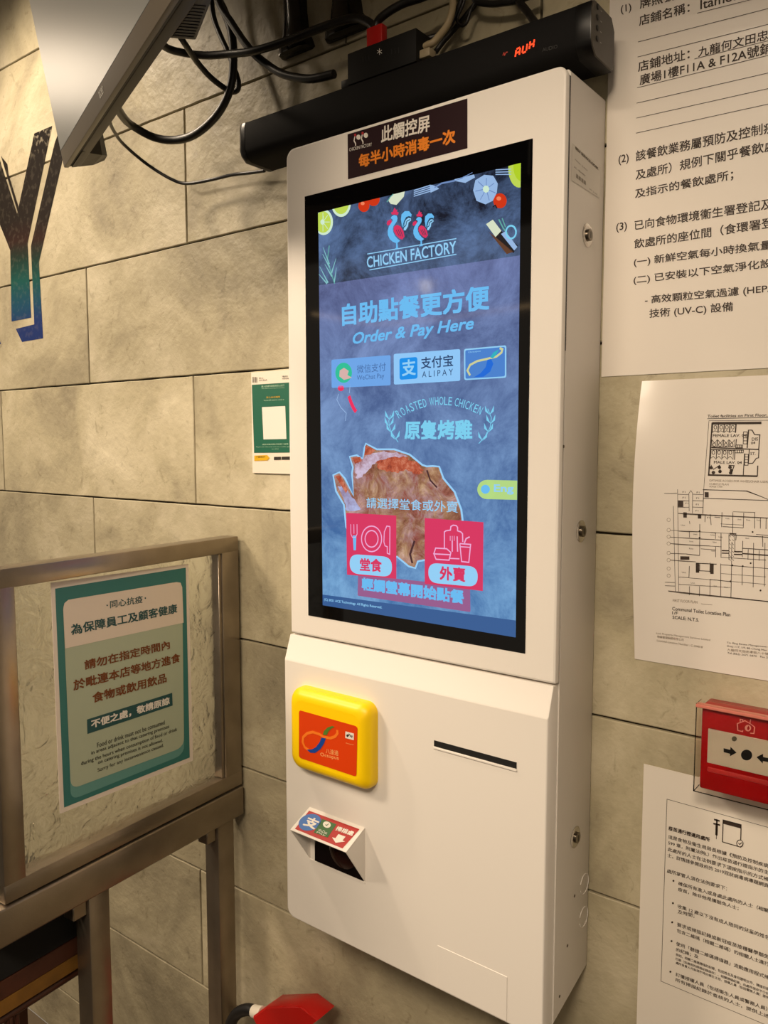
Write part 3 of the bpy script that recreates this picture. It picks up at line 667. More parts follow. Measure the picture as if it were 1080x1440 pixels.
g.text(PSD, 'MODEL:  32 INCH', ZL(235, 460), ZL(545, 740), ZL(235, 425), LD, 0.0009); g.text(PSD, 'AC 100-240V', ZL(205, 640), ZL(495, 880), ZL(205, 600), LD, 0.0009)
for i in range(12):
    a = i/12; x = 262+a*260; y = 800+a*205; g.poly(PSD, [ZL(x, y), ZL(x+(9, 14, 6)[i % 3], y+8), ZL(x+(9, 14, 6)[i % 3], y+108), ZL(x, y+100)], LD, 0.0009)
g.text(PSD, 'S/N 2107', ZL(590, 1190), ZL(790, 1345), ZL(590, 1160), LD, 0.0009)
g.build('rating_label', K)['label'] = 'small grey printed rating label'

# ------------------------------------------------------------------ sound bar above the kiosk
SBX0, SBX1, SBY0, SBY1, SBZ0, SBZ1 = -0.4430, 0.2905, -0.1135, -0.0290, 2.3475, 2.4240
SBM = mat('soundbar_black', (8, 7, 7), 0.7, spec=0.2, bump=0.15, bscale=1500); SBC = mat('soundbar_cap_grey', (66, 60, 50), 0.45); SBG = mat('soundbar_gloss', (9, 8, 8), 0.3, spec=0.3)
SB = thing('sound_bar', 'long black sound bar with red lit AUX readout above the kiosk', 'speaker', (-0.076, -0.07, SBZ0))
prof = [(SBY1, SBZ0+.006), (SBY1+.0, SBZ1-.016), (SBY1-.012, SBZ1), (SBY0+.012, SBZ1), (SBY0+.003, SBZ1-.004), (SBY0, SBZ1-.014), (SBY0, SBZ0+.020), (SBY0+.004, SBZ0+.010), (SBY0+.016, SBZ0), (SBY1-.006, SBZ0)]
def pinset(d):
    cy, cz = (SBY0+SBY1)/2, (SBZ0+SBZ1)/2; hy, hz = (SBY1-SBY0)/2, (SBZ1-SBZ0)/2
    return [(cy+(y-cy)*(1-d/hy), cz+(z-cz)*(1-d/hz)) for y, z in prof]
s = S(); s.loft([[(x, y, z) for y, z in pinset(d)] for x, d in ((SBX0+.018, .0006), (SBX1-.024, .0006))]); s.build('grille_body', SBM, SB)
s = S(); s.loft([[(x, y, z) for y, z in pinset(d)] for x, d in ((SBX1-.0245, .0002), (SBX1-.0025, 0), (SBX1-.0012, .0005))]); s.build('end_band', SBG, SB)
s = S(); s.loft([[(x, y, z) for y, z in pinset(d)] for x, d in ((SBX1-.0012, .001), (SBX1, .002))]); ec = s.build('end_cap', SBC, SB)
s = S(); s.loft([[(x, y, z) for y, z in pinset(d)] for x, d in ((SBX0, .007), (SBX0+.001, .004), (SBX0+.004, .0012), (SBX0+.010, 0), (SBX0+.0185, .0002))]); s.build('end_cap', SBG, SB)
PE = Plane((SBX1, 0, 0), (1, 0, 0))
for i in range(4):
    z = SBZ0+.026+.0145*i
    s = S(); s.lathe([(0.0042, -.0002), (0.0042, 0.0012), (0.003, 0.0018)], (SBX1-.0003, -0.094, z), (1, 0, 0), 14); s.build('control_button', BLACK, SB)
    g = G(); g.tri([(SBX1+.0004, -0.084, z-.0015), (SBX1+.0004, -0.079, z-.0015), (SBX1+.0004, -0.079, z-.0005), (SBX1+.0004, -0.084, z-.0005)], [(0, 1, 2, 3)], mat('print_grey', (170, 166, 156), 0.5)); g.build('button_mark', SB)
PSB = wallplane(SBY0+.0004); LED = mat('led_red', (30, 4, 2), 0.4, emit=(255, 70, 30), es=1.6); LED2 = mat('led_red_dim', (30, 4, 2), 0.4, emit=(190, 60, 40), es=0.7)
ZA = zz(600, 0, 3.857)
g = G()
SEG = {'A': ((0, 0, 0, 1), (1, 0, 1, 1), (0, 1, 1, 1), (0, .5, 1, .5)), 'U': ((0, 0, 0, 1), (1, 0, 1, 1), (0, 0, 1, 0)), 'X': ((0, .5, 1, .5), (0, .5, 0, 1), (1, .5, 1, 1), (.0, 0, .0, .5), (1, 0, 1, .5))}
for i, ch in enumerate('AUX'):
    bx, by = 481+38*i, 312-22*i
    for (a, b_, c, d_2) in SEG[ch]:
        f = lambda u, v: ZA(bx+u*22+v*6, by-u*11-v*44)
        p0, p1 = f(a+.08*(c-a), b_+.08*(d_2-b_)), f(c-.08*(c-a), d_2-.08*(d_2-b_))
        g.line(PSB, [p0, p1], 0.0026, LED, 0.0005)
g.line(PSB, [ZA(414, 302), ZA(420, 286), ZA(424, 300), ZA(432, 284), ZA(440, 283)], 0.0012, LED2, 0.0005)
g.text(PSB, 'AUDIO', ZA(628, 282), ZA(710, 262), ZA(628, 262), mat('faint_print', (40, 38, 36), 0.5), 0.0005)
g.build('readout', SB)['label'] = 'red segment readout AUX'
s = S(); s.box((-0.36, SBY1-.002, 2.365), (-0.32, -0.0005, 2.405), .002); s.build('wall_mount', BLACK, SB)
s = S(); s.box((0.19, SBY1-.002, 2.365), (0.23, -0.0005, 2.405), .002); s.build('wall_mount', BLACK, SB)

# splitter box with red plug on the sound bar
HBX = thing('signal_splitter', 'small black splitter box with white marks lying on the sound bar', 'splitter box', (-0.072, -0.10, SBZ1))
hy0, hy1 = -0.1050, -0.0620; PHB = wallplane(hy0)
h_l = PHB.p(488.5, 85).x; h_r = PHB.p(585, 62).x
s = S(); s.box((h_l, hy0, SBZ1+.0005), (h_r, hy1, SBZ1+.054), .0016, 2); hb = s.build('case', mat('splitter_black', (14, 13, 12), 0.6, spec=.25), HBX)
ZB = zz(320, 0, 3.6); g = G(); MK = mat('print_dim', (62, 60, 54), 0.5)
for x, y in ((685, 285), (700, 282), (715, 280), (830, 247), (848, 244), (865, 240)): g.line(PHB, [ZB(x, y), ZB(x+2, y+28)], 0.0016, mat('vent_dark', (5, 5, 5), 0.6), 0.0004)
for a in range(3):
    c_, s_ = math.cos(a*1.047+.5), math.sin(a*1.047+.5); g.line(PHB, [ZB(770-14*c_, 262-16*s_), ZB(770+14*c_, 262+16*s_)], 0.0009, mat('print_white', (226, 220, 210)), 0.0004)
g.build('case_marking', hb)
s = S(); s.box((h_l-.024, hy0+.010, SBZ1+.004), (h_l+.001, hy0+.030, SBZ1+.018), .002); s.build('side_plug', BLACK, HBX)
s = S(); s.box((h_r-.001, hy0+.010, SBZ1+.008), (h_r+.020, hy0+.030, SBZ1+.022), .002); s.build('side_plug', mat('cream_plug', (150, 136, 110), 0.5), HBX)
PRP = wallplane(-0.084)
rl, rr_ = PRP.p(519, 50).x, PRP.p(541, 48).x
s = S(); s.box((rl, -0.092, SBZ1+.053), (rr_, -0.076, SBZ1+.092), .0025); s.build('red_plug', mat('plug_red', (168, 16, 12), 0.4), HBX)

# ------------------------------------------------------------------ cables
CB = mat('cable_black', (16, 14, 12), 0.4); CC = mat('cable_cream', (150, 134, 104), 0.5)
def cable(pts, r, label, m=CB, name='cable', group=None):
    P = [wallplane(y).p(px, py) for px, py, y in pts]
    s = S(); s.tube(P, r, 10); o = s.build(name, m, base=P[len(P)//2]); tag(o, label, 'cable', group); return o
cable([(222, 58, -.20), (238, 69, -.16), (262, 75, -.13), (290, 78, -.11), (320, 76, -.10), (356, 72, -.10), (403, 58, -.09), (439, 44, -.085), (475.6, 30.6, -.085), (500, 25.6, -.084), (514, 29, -.084), (525, 37, -.084), (529, 46, -.084)], .0076, 'thick black cable running from the monitor to the red plug')
cable([(252, 50, -.22), (261, 63, -.20), (277, 87, -.14), (295.5, 108, -.10), (313, 122, -.07), (325, 129, -.05), (334, 126, -.045), (335, 115, -.045), (330, 98, -.045), (321, 74, -.045), (310, 50, -.045), (300, 22, -.045), (296, -20, -.045), (294, -80, -.045)], .0058, 'black cable leaving the vented back of the monitor and turning up in a tight hook')
cable([(163, 148, -.25), (172, 163, -.20), (185, 176, -.15), (215, 192.6, -.11), (244, 197, -.09), (274, 189, -.08), (304, 163, -.07), (322, 130, -.066), (328, 93, -.065), (326, 48, -.065), (315, 15, -.065), (303, -14, -.065), (296, -80, -.065)], .0086, 'black cable sagging in a wide loop from the lower edge of the monitor')
cable([(302, -60, -.088), (307, 0, -.088), (326, 33, -.088), (352, 70, -.086), (378, 92.6, -.08), (400, 105, -.082), (431, 111, -.084), (452, 108.5, -.085), (462, 106, -.085), (470, 104, -.085)], .0078, 'black cable dropping from above into the left end of the splitter box')
cable([(153, 168, -.25), (160, 184, -.20), (174, 203, -.14), (207, 231, -.08), (241, 252, -.05), (263, 258, -.035), (296, 253, -.03), (326, 246, -.032), (352, 243, -.034), (372, 240, -.036)], .0036, 'thin black wire running from the monitor corner to the left end of the sound bar')
cable([(528, 44, -.084), (531, 31, -.084), (538, 23, -.084), (553, 12.5, -.08), (570, 4, -.075), (592, -3, -.07), (640, -22, -.06)], .0070, 'black cable rising from the red plug towards the right')
cable([(597, 66, -.08), (602, 63, -.08), (609, 60, -.078), (618, 50, -.07), (628.5, 36, -.06), (635, 18.5, -.055), (637, 0, -.05), (636, -40, -.05)], .0060, 'cream coloured cable curving up behind the sound bar', CC)
cable([(588, 62, -.064), (600, 55, -.054), (625, 46, -.040), (639.6, 22, -.030), (649, 0, -.024), (656, -40, -.022)], .0052, 'black cable beside the cream one, nearest of the bundle')
cable([(664, -30, -.03), (668, 0, -.03), (662, 14, -.03), (656, 32, -.03), (648, 36, -.03), (643, 26, -.03), (652, 4, -.03), (660, -30, -.03)], .0028, 'thin black cable hanging in a small loop above the sound bar')
cable([(676, -30, -.010), (671, 0, -.010), (660, 16, -.010), (640, 40, -.011), (622, 60, -.014), (612, 74, -.018)], .0046, 'black cable slanting down the bundle behind the sound bar')
cable([(664, -10, -.03), (671, 2, -.03), (690, 5.5, -.03), (708, 4, -.03), (730, 0, -.03), (760, -12, -.03)], .0054, 'black cable lying along the wall above the sound bar')
cable([(722, -20, -.03), (730, 2, -.035), (738, 12, -.04), (747, 24, -.05), (754, 34, -.055)], .0060, 'stout black cable entering the top of the sound bar near its readout')
# black glossy wall hooks / bracket arms
BRK = mat('bracket_black', (9, 8, 8), 0.16, spec=0.6)
def bracket(top, w0, foot, w1, label, y=-.012):
    P = wallplane(y); (tx, ty), (fx, fy) = top, foot
    t, f = P.p(tx, ty), P.p(fx, fy)
    R = []
    for u, wm, dep in ((0, w0, .020), (.35, w0, .020), (.68, w0*1.02, .018), (.84, w0*1.15, .022), (.93, w1*.9, .026), (.985, w1, .022), (1.0, w1*.86, .014)):
        c = t.lerp(f, u); R.append([(c.x+wm/2*q[0], (-.0006 if q[1] > 0 else -.0006-dep), c.z) for q in ((-1, 1), (-.86, -.0), (-.5, -1), (.5, -1), (.86, -.0), (1, 1))])
        for k in (1, 4): R[-1][k] = (R[-1][k][0], -.0006-dep*.72, R[-1][k][2])
    s = S(); s.loft(R); o = s.build('wall_bracket', BRK, base=f); tag(o, label, 'bracket', 'black brackets on the wall')
bracket((408, -90), .056, (414, 74), .092, 'glossy black wall bracket with flared foot, left of the pair')
bracket((480, -110), .064, (485, 48), .110, 'glossy black wall bracket with flared foot beside the red plug')

# ------------------------------------------------------------------ monitor at the upper left
psi = math.radians(69.2); mu = Vector((math.sin(psi), -math.cos(psi), 0)); mn = Vector((-math.cos(psi), -math.sin(psi), 0)); al = math.radians(10)
mv = Vector((0, 0, 1))*math.cos(al)+mn*math.sin(al); MN = mn*math.cos(al)-Vector((0, 0, 1))*math.sin(al)
MA = wallplane(-.35).p(90, 236)
def mf(k, v, d): return MA+mu*k+mv*v-MN*d
MON = thing('monitor', 'wall-mounted flat monitor tilted down, seen from below its corner', 'monitor', mf(.37, 0, .03))
MG = mat('monitor_grey', (92, 84, 72), 0.4); MD = mat('monitor_dark', (44, 38, 30), 0.5); MS = mat('monitor_screen', (60, 58, 54), 0.30, spec=0.6, emit=(84, 80, 70), es=1.0)  # screen's grey emission stands in for the pale reflected glow
s = S(); s.obox(mf, (0, 0, 0), (.71, .445, .0095), .0015, 2); s.build('bezel', MG, MON)
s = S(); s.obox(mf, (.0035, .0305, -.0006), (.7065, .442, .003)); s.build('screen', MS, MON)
s = S(); s.obox(mf, (.002, .002, .0095), (.708, .443, .014)); s.build('bezel_gap', mat('gap_dark', (10, 9, 8), .6), MON)
s = S(); s.obox(mf, (.001, .001, .0138), (.709, .442, .031), .002, 2); bs = s.build('back_shell', MD, MON)
s = S(); s.hexa([mf(*q) for q in ((.575, .004, .030), (.575, .004, .070), (.700, .004, .050), (.700, .004, .030), (.575, .36, .030), (.575, .36, .070), (.700, .36, .050), (.700, .36, .030))], .003, 2); vh = s.build('vent_housing', MD, MON)
for i in range(11):
    k = .583+.0086*i
    s = S(); s.obox(mf, (k, .0030, .034), (k+.0042, .0046, .064-.020*(k-.575)/.125)); s.build('vent_slat', mat('gap_dark', (10, 9, 8), .6), vh)
s = S(); s.loft([[mf(*q) for q in r] for r in ([(.002, .000, .014), (.10, .0, .014), (.10, .055, .030), (.002, .055, .030)], [(.003, .004, .055), (.06, .006, .06), (.06, .050, .062), (.003, .050, .055)], [(.006, .012, .078), (.03, .014, .078), (.03, .052, .078), (.006, .052, .078)])]); s.build('corner_foot', MD, MON, smooth=False)
PMB = Plane(mf(0, 0, 0), MN)
g = G(); ZM = zz(0, 0, 2.7)
g.text(PMB, 'acer', ZM(382, 376), ZM(398, 350), ZM(374, 350), mat('print_grey', (170, 166, 156), 0.5), 0.0006, bold=.01); g.build('logo', MON)
a0 = mf(.36, .40, .031); aw = Vector((a0.x+.02, -0.02, 3.02)); s = S(); s.tube([a0, aw], .022, 12, smooth=False); s.build('mount_arm', BLACK, MON)
s = S(); s.box((aw.x-.06, -.022, aw.z-.09), (aw.x+.06, -.0006, aw.z+.09), .003); s.build('mount_plate', BLACK, MON)

# ------------------------------------------------------------------ painted letter on the wall
def paint_mat():
    m = mat('letter_paint', (30, 20, 14), 0.7, spec=0.12); nt = m.node_tree; p = nt.nodes['Principled BSDF']; N = nt.nodes.new; Lk = nt.links.new
    ge = N('ShaderNodeNewGeometry'); sp = N('ShaderNodeSeparateXYZ'); Lk(ge.outputs['Position'], sp.inputs[0])
    z1 = WALL.p(30, 180).z; z0 = WALL.p(45, 480).z
    mr = N('ShaderNodeMapRange'); Lk(sp.outputs[2], mr.inputs[0]); mr.inputs[1].default_value = z1; mr.inputs[2].default_value = z0
    n = N('ShaderNodeTexNoise'); n.inputs['Scale'].default_value = 5; n.inputs['Detail'].default_value = 5; Lk(ge.outputs['Position'], n.inputs['Vector'])
    ma = N('ShaderNodeMath'); ma.operation = 'MULTIPLY_ADD'; Lk(n.outputs['Fac'], ma.inputs[0]); ma.inputs[1].default_value = 0.14; Lk(mr.outputs[0], ma.inputs[2])
    r = N('ShaderNodeValToRGB'); Lk(ma.outputs[0], r.inputs[0]); e = r.color_ramp.elements
    e[0].position = 0.0; e[0].color = lin((20, 14, 9)); e[1].position = 1.0; e[1].color = lin((26, 44, 96))
    for q, c in ((0.50, (25, 17, 11)), (0.60, (40, 20, 14)), (0.68, (18, 44, 36)), (0.78, (14, 70, 66)), (0.90, (18, 62, 88))): e.new(q).color = lin(c)
    n2 = N('ShaderNodeTexNoise'); n2.inputs['Scale'].default_value = 60; n2.inputs['Detail'].default_value = 6; Lk(ge.outputs['Position'], n2.inputs['Vector'])
    r2 = N('ShaderNodeValToRGB'); Lk(n2.outputs['Fac'], r2.inputs[0]); r2.color_ramp.elements[0].position = 0.52; r2.color_ramp.elements[0].color = (0, 0, 0, 1); r2.color_ramp.elements[1].position = 0.62; r2.color_ramp.elements[1].color = (1, 1, 1, 1)
    m2 = N('ShaderNodeMapRange'); Lk(mr.outputs[0], m2.inputs[0]); m2.inputs[1].default_value = 0.0; m2.inputs[2].default_value = 0.16; m2.inputs[3].default_value = 1.0; m2.inputs[4].default_value = 0.05
    mm = N('ShaderNodeMath'); mm.operation = 'MULTIPLY'; Lk(r2.outputs[0], mm.inputs[0]); Lk(m2.outputs[0], mm.inputs[1])
    mx = N('ShaderNodeMix'); mx.data_type = 'RGBA'; Lk(mm.outputs[0], mx.inputs[0]); Lk(r.outputs[0], mx.inputs[6]); mx.inputs[7].default_value = lin((170, 160, 138))
    Lk(mx.outputs[2], p.inputs['Base Color']); return m
PM = paint_mat(); ZY = zz(0, 160, 4.238)
g = G()
g.poly(WALL, [ZY(*p) for p in ((103, 596), (113, 550), (205, 118), (312, 72), (165, 775), (167, 800), (187, 1215), (70, 1238), (62, 815), (0, 660), (-300, 60), (-130, 0), (0, 276))], PM, .0005)
y_main = g.build('painted_letter', base=WALL.p(20, 470)); tag(y_main, 'large painted letter Y fading from black to teal at the left wall edge', 'wall lettering')
g = G()
g.poly(WALL, [ZY(*p) for p in ((325, 180), (185, 790), (205, 1255), (95, 1282), (132, 1360), (258, 1338), (233, 885), (368, 300), (392, 190), (350, 110))], PM, .0005); g.build('drop_outline', y_main)
g = G(); g.poly(WALL, [ZY(*p) for p in ((6, 250), (45, 300), (52, 360), (111, 552), (107, 590))], PM, .0005); g.build('drop_outline', y_main)
g = G(); g.poly(WALL, [ZY(*p) for p in ((-60, 1330), (-8, 1335), (8, 1372), (-50, 1378))], PM, .0005); o = g.build('painted_letter', base=WALL.p(-5, 485)); tag(o, 'small dark tip of the neighbouring painted letter below the Y', 'wall lettering')

# ------------------------------------------------------------------ paper notices on the right
PAPER = mat('laminated_paper', (224, 216, 206), 0.28, spec=0.5, coat=0.08, bump=0.10, bscale=22); PAPER2 = mat('plain_paper', (226, 218, 206), 0.55); INKB = mat('ink_dark_brown', (52, 38, 28), 0.6); INKG = mat('ink_faint', (120, 104, 86), 0.6)
def sheet(name, outline, y0, y1, m, label, cat, warp=None, nx=1, nz=1):
    bm = bmesh.new(); (x0, z0), (x1, z1) = outline
    V = {}
    for side, y in ((0, y0), (1, y1)):
        for i in range(nx+1):
            for j in range(nz+1):
                p = Vector((x0+(x1-x0)*i/nx, y, z0+(z1-z0)*j/nz)); V[(side, i, j)] = bm.verts.new(warp(p) if warp else p)
    for i in range(nx):
        for j in range(nz):
            bm.faces.new([V[(1, i, j)], V[(1, i+1, j)], V[(1, i+1, j+1)], V[(1, i, j+1)]]); bm.faces.new([V[(0, i, j+1)], V[(0, i+1, j+1)], V[(0, i+1, j)], V[(0, i, j)]])
    for i in range(nx):
        for j in (0, nz): bm.faces.new([V[(0, i, j)], V[(0, i+1, j)], V[(1, i+1, j)], V[(1, i, j)]])
    for j in range(nz):
        for i in (0, nx): bm.faces.new([V[(0, i, j)], V[(0, i, j+1)], V[(1, i, j+1)], V[(1, i, j)]])
    bmesh.ops.recalc_face_normals(bm, faces=bm.faces)
    me = bpy.data.meshes.new(name); bm.to_mesh(me); bm.free(); me.materials.append(m); me.polygons.foreach_set('use_smooth', [nx > 1]*len(me.polygons)); me.set_sharp_from_angle(angle=math.radians(50))
    o = link(name, me, None, ((x0+x1)/2, 0, z0)); tag(o, label, cat); return o
PN1 = wallplane(-.0016)
zb = WALL.p(845, 530).z
n1 = sheet('paper_notice', ((0.2700, zb), (0.80, 2.62)), -.0004, -.0016, PAPER, 'large laminated Chinese notice with ruled lines at the upper right of the kiosk', 'notice', nx=2, nz=2)
ZN = zz(840, 0, 4.5); ZP = zz(840, 240, 4.5)
g = G(); dd = .0004
def nt_(fn, t, BL, BR, TL, m=INKB, b=0.012): g.text(PN1, t, fn(*BL), fn(*BR), fn(*TL), m, dd, b)
nt_(ZN, '(1)', (150, 96), (217, 80), (148, 36)); nt_(ZN, '牌照號碼：', (270, 58), (600, -26), (269, -6)); nt_(ZN, '店鋪名稱：', (265, 166), (585, 80), (264, 100)); nt_(ZN, 'Itamomo', (652, 62), (985, -28), (652, 2))
for a, b in (((632, 84), (1100, -34)), ((258, 266), (1100, 50)), ((256, 361), (1100, 150)), ((615, 373), (1100, 254)), ((252, 556), (1100, 346)), ((249, 653), (1100, 458)), ((247, 748), (1100, 557)), ((245, 843), (1100, 655))): g.line(PN1, [ZN(*a), ZN(*b)], 0.0008, INKB, dd)
nt_(ZN, '店鋪地址：', (258, 457), (585, 374), (257, 390)); nt_(ZN, '九龍何文田忠孝', (638, 364), (1160, 232), (640, 300)); nt_(ZN, '廣場1樓F11A & F12A號鋪', (268, 542), (1108, 336), (268, 474))
nt_(ZN, '(2)', (135, 1050), (200, 1036), (134, 985)); nt_(ZN, '該餐飲業務屬預防及控制疾', (244, 1022), (1130, 836), (244, 955)); nt_(ZN, '及處所）規例下關乎餐飲處', (243, 1142), (1135, 950), (243, 1076))
nt_(ZP, '及指示的餐飲處所；', (240, 181), (862, 60), (238, 118)); nt_(ZP, '(3)', (120, 396), (188, 384), (120, 334)); nt_(ZP, '已向食物環境衞生署登記及', (236, 378), (1112, 240), (236, 316)); nt_(ZP, '飲處所的座位間（食環署登', (234, 496), (1118, 360), (233, 434))
nt_(ZP, '(一) 新鮮空氣每小時換氣量', (232, 614), (1108, 505), (231, 552)); nt_(ZP, '(二) 已安裝以下空氣淨化設', (230, 726), (1108, 620), (229, 666)); nt_(ZP, '- 高效顆粒空氣過濾 (HEPA)', (302, 852), (1150, 775), (301, 792)); nt_(ZP, '技術 (UV-C) 設備', (330, 941), (860, 898), (329, 876))
g.build('notice_print', n1)

# floor-plan sheet, bulging off the wall along its left edge
FZ1 = WALL.p(904.3, 536).z; FZ0 = WALL.p(892, 926).z; FX0 = WALL.p(904.3, 536).x-.001
def fwarp(p):
    u = max(0.0, 1-(p.x-FX0)/.085); v = (p.z-FZ0)/(FZ1-FZ0); v = min(1, max(0, v))
    return Vector((p.x, p.y-.026*u*u*(math.sin(math.pi*v**1.25)**0.9), p.z))
PN2 = wallplane(-.0016)
n2 = sheet('floor_plan_sheet', ((FX0, FZ0), (0.66, FZ1)), -.0004, -.0016, PAPER, 'laminated toilet floor-plan sheet curling off the tiles below the large notice', 'floor plan', fwarp, 24, 24)
g = G(); g.warp = fwarp
ZF = zz(980, 560, 10.29); ZG = zz(930, 680, 7.2); ZC = zz(900, 830, 6.0)
def fl(fn, pts, w=0.0007, m=INKB): g.line(PN2, [fn(*p) for p in pts], w, m, dd)
def ft(fn, t, BL, BR, TL, m=INKB, b=0.0): g.text(PN2, t, fn(*BL), fn(*BR), fn(*TL), m, dd, b, 0, 2)
ft(ZF, 'Toilet facilities on First Floor,', (152, 288), (1020, 270), (156, 240), b=.015); fl(ZF, ((152, 296), (1040, 278)), .0008)
fl(ZF, ((1120, 318), (175, 325), (100, 1320), (710, 1345), (940, 1425)), .0006)
fl(ZF, ((225, 355), (935, 350)), .0022); fl(ZF, ((225, 372), (935, 366)), .0016); fl(ZF, ((222, 352), (172, 1105)), .0020); fl(ZF, ((160, 1110), (875, 1128)), .0024); fl(ZF, ((875, 1130), (882, 975)), .0014)
fl(ZF, ((205, 715), (900, 742)), .0016); fl(ZF, ((205, 742), (560, 752)), .0014)
for i in range(4):
    x = 232+84*i; fl(ZF, ((x, 375), (x+78, 378), (x+70, 490), (x+30, 470), (x-5, 495), (x, 375)), .0008); x_, y_ = ZF(x+36, 420); g.ring(PN2, x_, y_, 1.9, 2.6, .0009, INKB, dd)
    x = 218+84*i; fl(ZF, ((x, 600), (x+40, 650), (x+75, 600), (x+70, 705), (x, 705), (x, 600)), .0008); x_, y_ = ZF(x+34, 672); g.ring(PN2, x_, y_, 1.9, 2.4, .0009, INKB, dd)
    x = 208+82*i; fl(ZF, ((x, 750), (x-8, 870), (x+30, 840), (x+70, 885), (x+76, 750)), .0008); x_, y_ = ZF(x+32, 785); g.ring(PN2, x_, y_, 1.9, 2.8, .0009, INKB, dd)
fl(ZF, ((570, 375), (560, 500)), .0014); fl(ZF, ((572, 590), (562, 715)), .0012); fl(ZF, ((552, 745), (545, 890)), .0012); fl(ZF, ((690, 800), (672, 1115)), .0012)
for (x, y, w, h) in ((675, 485, 55, 175), (570, 675, 95, 42), (555, 750, 120, 40), (695, 810, 50, 160)):
    fl(ZF, ((x, y), (x+w, y+2), (x+w-4, y+h), (x-4, y+h), (x, y)), .0009)
    for k in range(1, 4): fl(ZF, ((x+2, y+h*k/4), (x+w-4, y+h*k/4)), .0008) if h > w else fl(ZF, ((x+w*k/4, y), (x+w*k/4, y+h)), .0010)
fl(ZF, ((750, 455), (728, 720)), .0016); fl(ZF, ((760, 460), (800, 462), (835, 525), (912, 530), (895, 740)), .0013); fl(ZF, ((760, 745), (745, 945), (810, 940), (860, 870), (892, 862), (898, 745)), .0012)
ft(ZF, 'FEMALE LAV. 04', (232, 562), (720, 560), (234, 520), b=.012); ft(ZF, 'MALE LAV. 04', (246, 946), (650, 952), (248, 905), b=.012); ft(ZF, 'DIS', (795, 615), (885, 612), (796, 570), b=.012); ft(ZF, '04', (782, 665), (845, 663), (783, 628), b=.012); ft(ZF, 'ST.', (775, 822), (850, 822), (776, 780), b=.01)
for (x, y) in ((205, 1005), (325, 1000), (335, 1060), (480, 1000), (500, 1045), (490, 1080), (240, 1075)):
    x_, y_ = ZF(x, y); g.ell(PN2, x_, y_, 2.6, 2.4, INKB, dd, n=10)
fl(ZF, ((205, 965), (240, 1030), (330, 970), (340, 1080)), .0010); fl(ZF, ((460, 970), (540, 975), (500, 1090)), .0012)
ft(ZF, 'OPTIMISE ACCESS FOR WHEELCHAIR USERS', (180, 1205), (1040, 1225), (181, 1175), INKG); ft(ZF, 'CUBICLE PLAN', (180, 1255), (460, 1262), (181, 1226), INKG); ft(ZF, 'SCALE 1:100', (180, 1288), (370, 1292), (181, 1268), INKG, .01)
# the large plan: grid of units
fl(ZG, ((45, 96), (165, 98))); fl(ZG, ((170, 58), (172, 250), (178, 1090))); fl(ZG, ((130, 225), (145, 1090)))
fl(ZG, ((75, 1085), (1100, 1196)), .0014); fl(ZG, ((420, 62), (870, 74), (1100, 168)), .0009); fl(ZG, ((430, 62), (420, 305)), .0009); fl(ZG, ((425, 148), (1100, 172)), .0010)
for y in (108, 172, 238): fl(ZG, ((172, y), (280, y+2))); fl(ZG, ((315, y), (425, y+3)))
fl(ZG, ((280, 100), (300, 70), (318, 100), (315, 300))); fl(ZG, ((280, 100), (283, 280)))
for x, y in ((232, 86), (232, 142), (260, 200), (372, 90), (368, 148), (365, 212), (362, 275), (478, 345)): ft(ZG, 'F1', (x-14, y+8), (x+14, y+8), (x-14, y-8))
for (x, y, w, h) in ((175, 175, 50, 60), (225, 290, 35, 55), (440, 85, 40, 55), (370, 310, 35, 45), (350, 805, 34, 98), (496, 815, 34, 100), (612, 672, 75, 14), (612, 698, 75, 12), (738, 682, 80, 14), (735, 710, 85, 14), (195, 735, 90, 36)):
    g.poly(PN2, [ZG(x, y), ZG(x+w, y+2), ZG(x+w, y+h), ZG(x, y+h-1)], INKB, dd)
H_ = [((175, 300), (1100, 350), .0011), ((180, 480), (390, 488), .0011), ((390, 488), (700, 505), .0006), ((180, 545), (610, 572), .0008), ((100, 605), (490, 632), .0008), ((490, 632), (610, 640), .0006), ((100, 705), (250, 712), .0008), ((250, 712), (385, 728), .0010), ((100, 772), (350, 792), .0008), ((350, 805), (560, 816), .0012), ((350, 880), (500, 888), .0010), ((180, 945), (285, 952), .0008), ((285, 955), (1060, 1020), .0006), ((490, 970), (700, 992), .0010), ((180, 1018), (700, 1052), .0005), ((620, 435), (830, 448), .0008), ((690, 518), (1100, 545), .0011), ((690, 505), (760, 510), .0018), ((820, 655), (1100, 672), .0010), ((600, 820), (1100, 862), .0008), ((725, 285), (950, 292), .0006), ((600, 910), (1060, 945), .0005), ((400, 660), (550, 672), .0008), ((600, 745), (1060, 775), .0007), ((820, 708), (1100, 728), .0018), ((960, 515), (1100, 525), .0008), ((45, 995), (140, 1000), .0008), ((45, 1030), (140, 1036), .0008), ((100, 470), (180, 474), .0007), ((100, 540), (180, 545), .0007), ((600, 408), (830, 420), .0005), ((540, 340), (600, 345), .0008), ((500, 495), (550, 500), .0008)]
for a, b, w in H_: fl(ZG, (a, b), w)
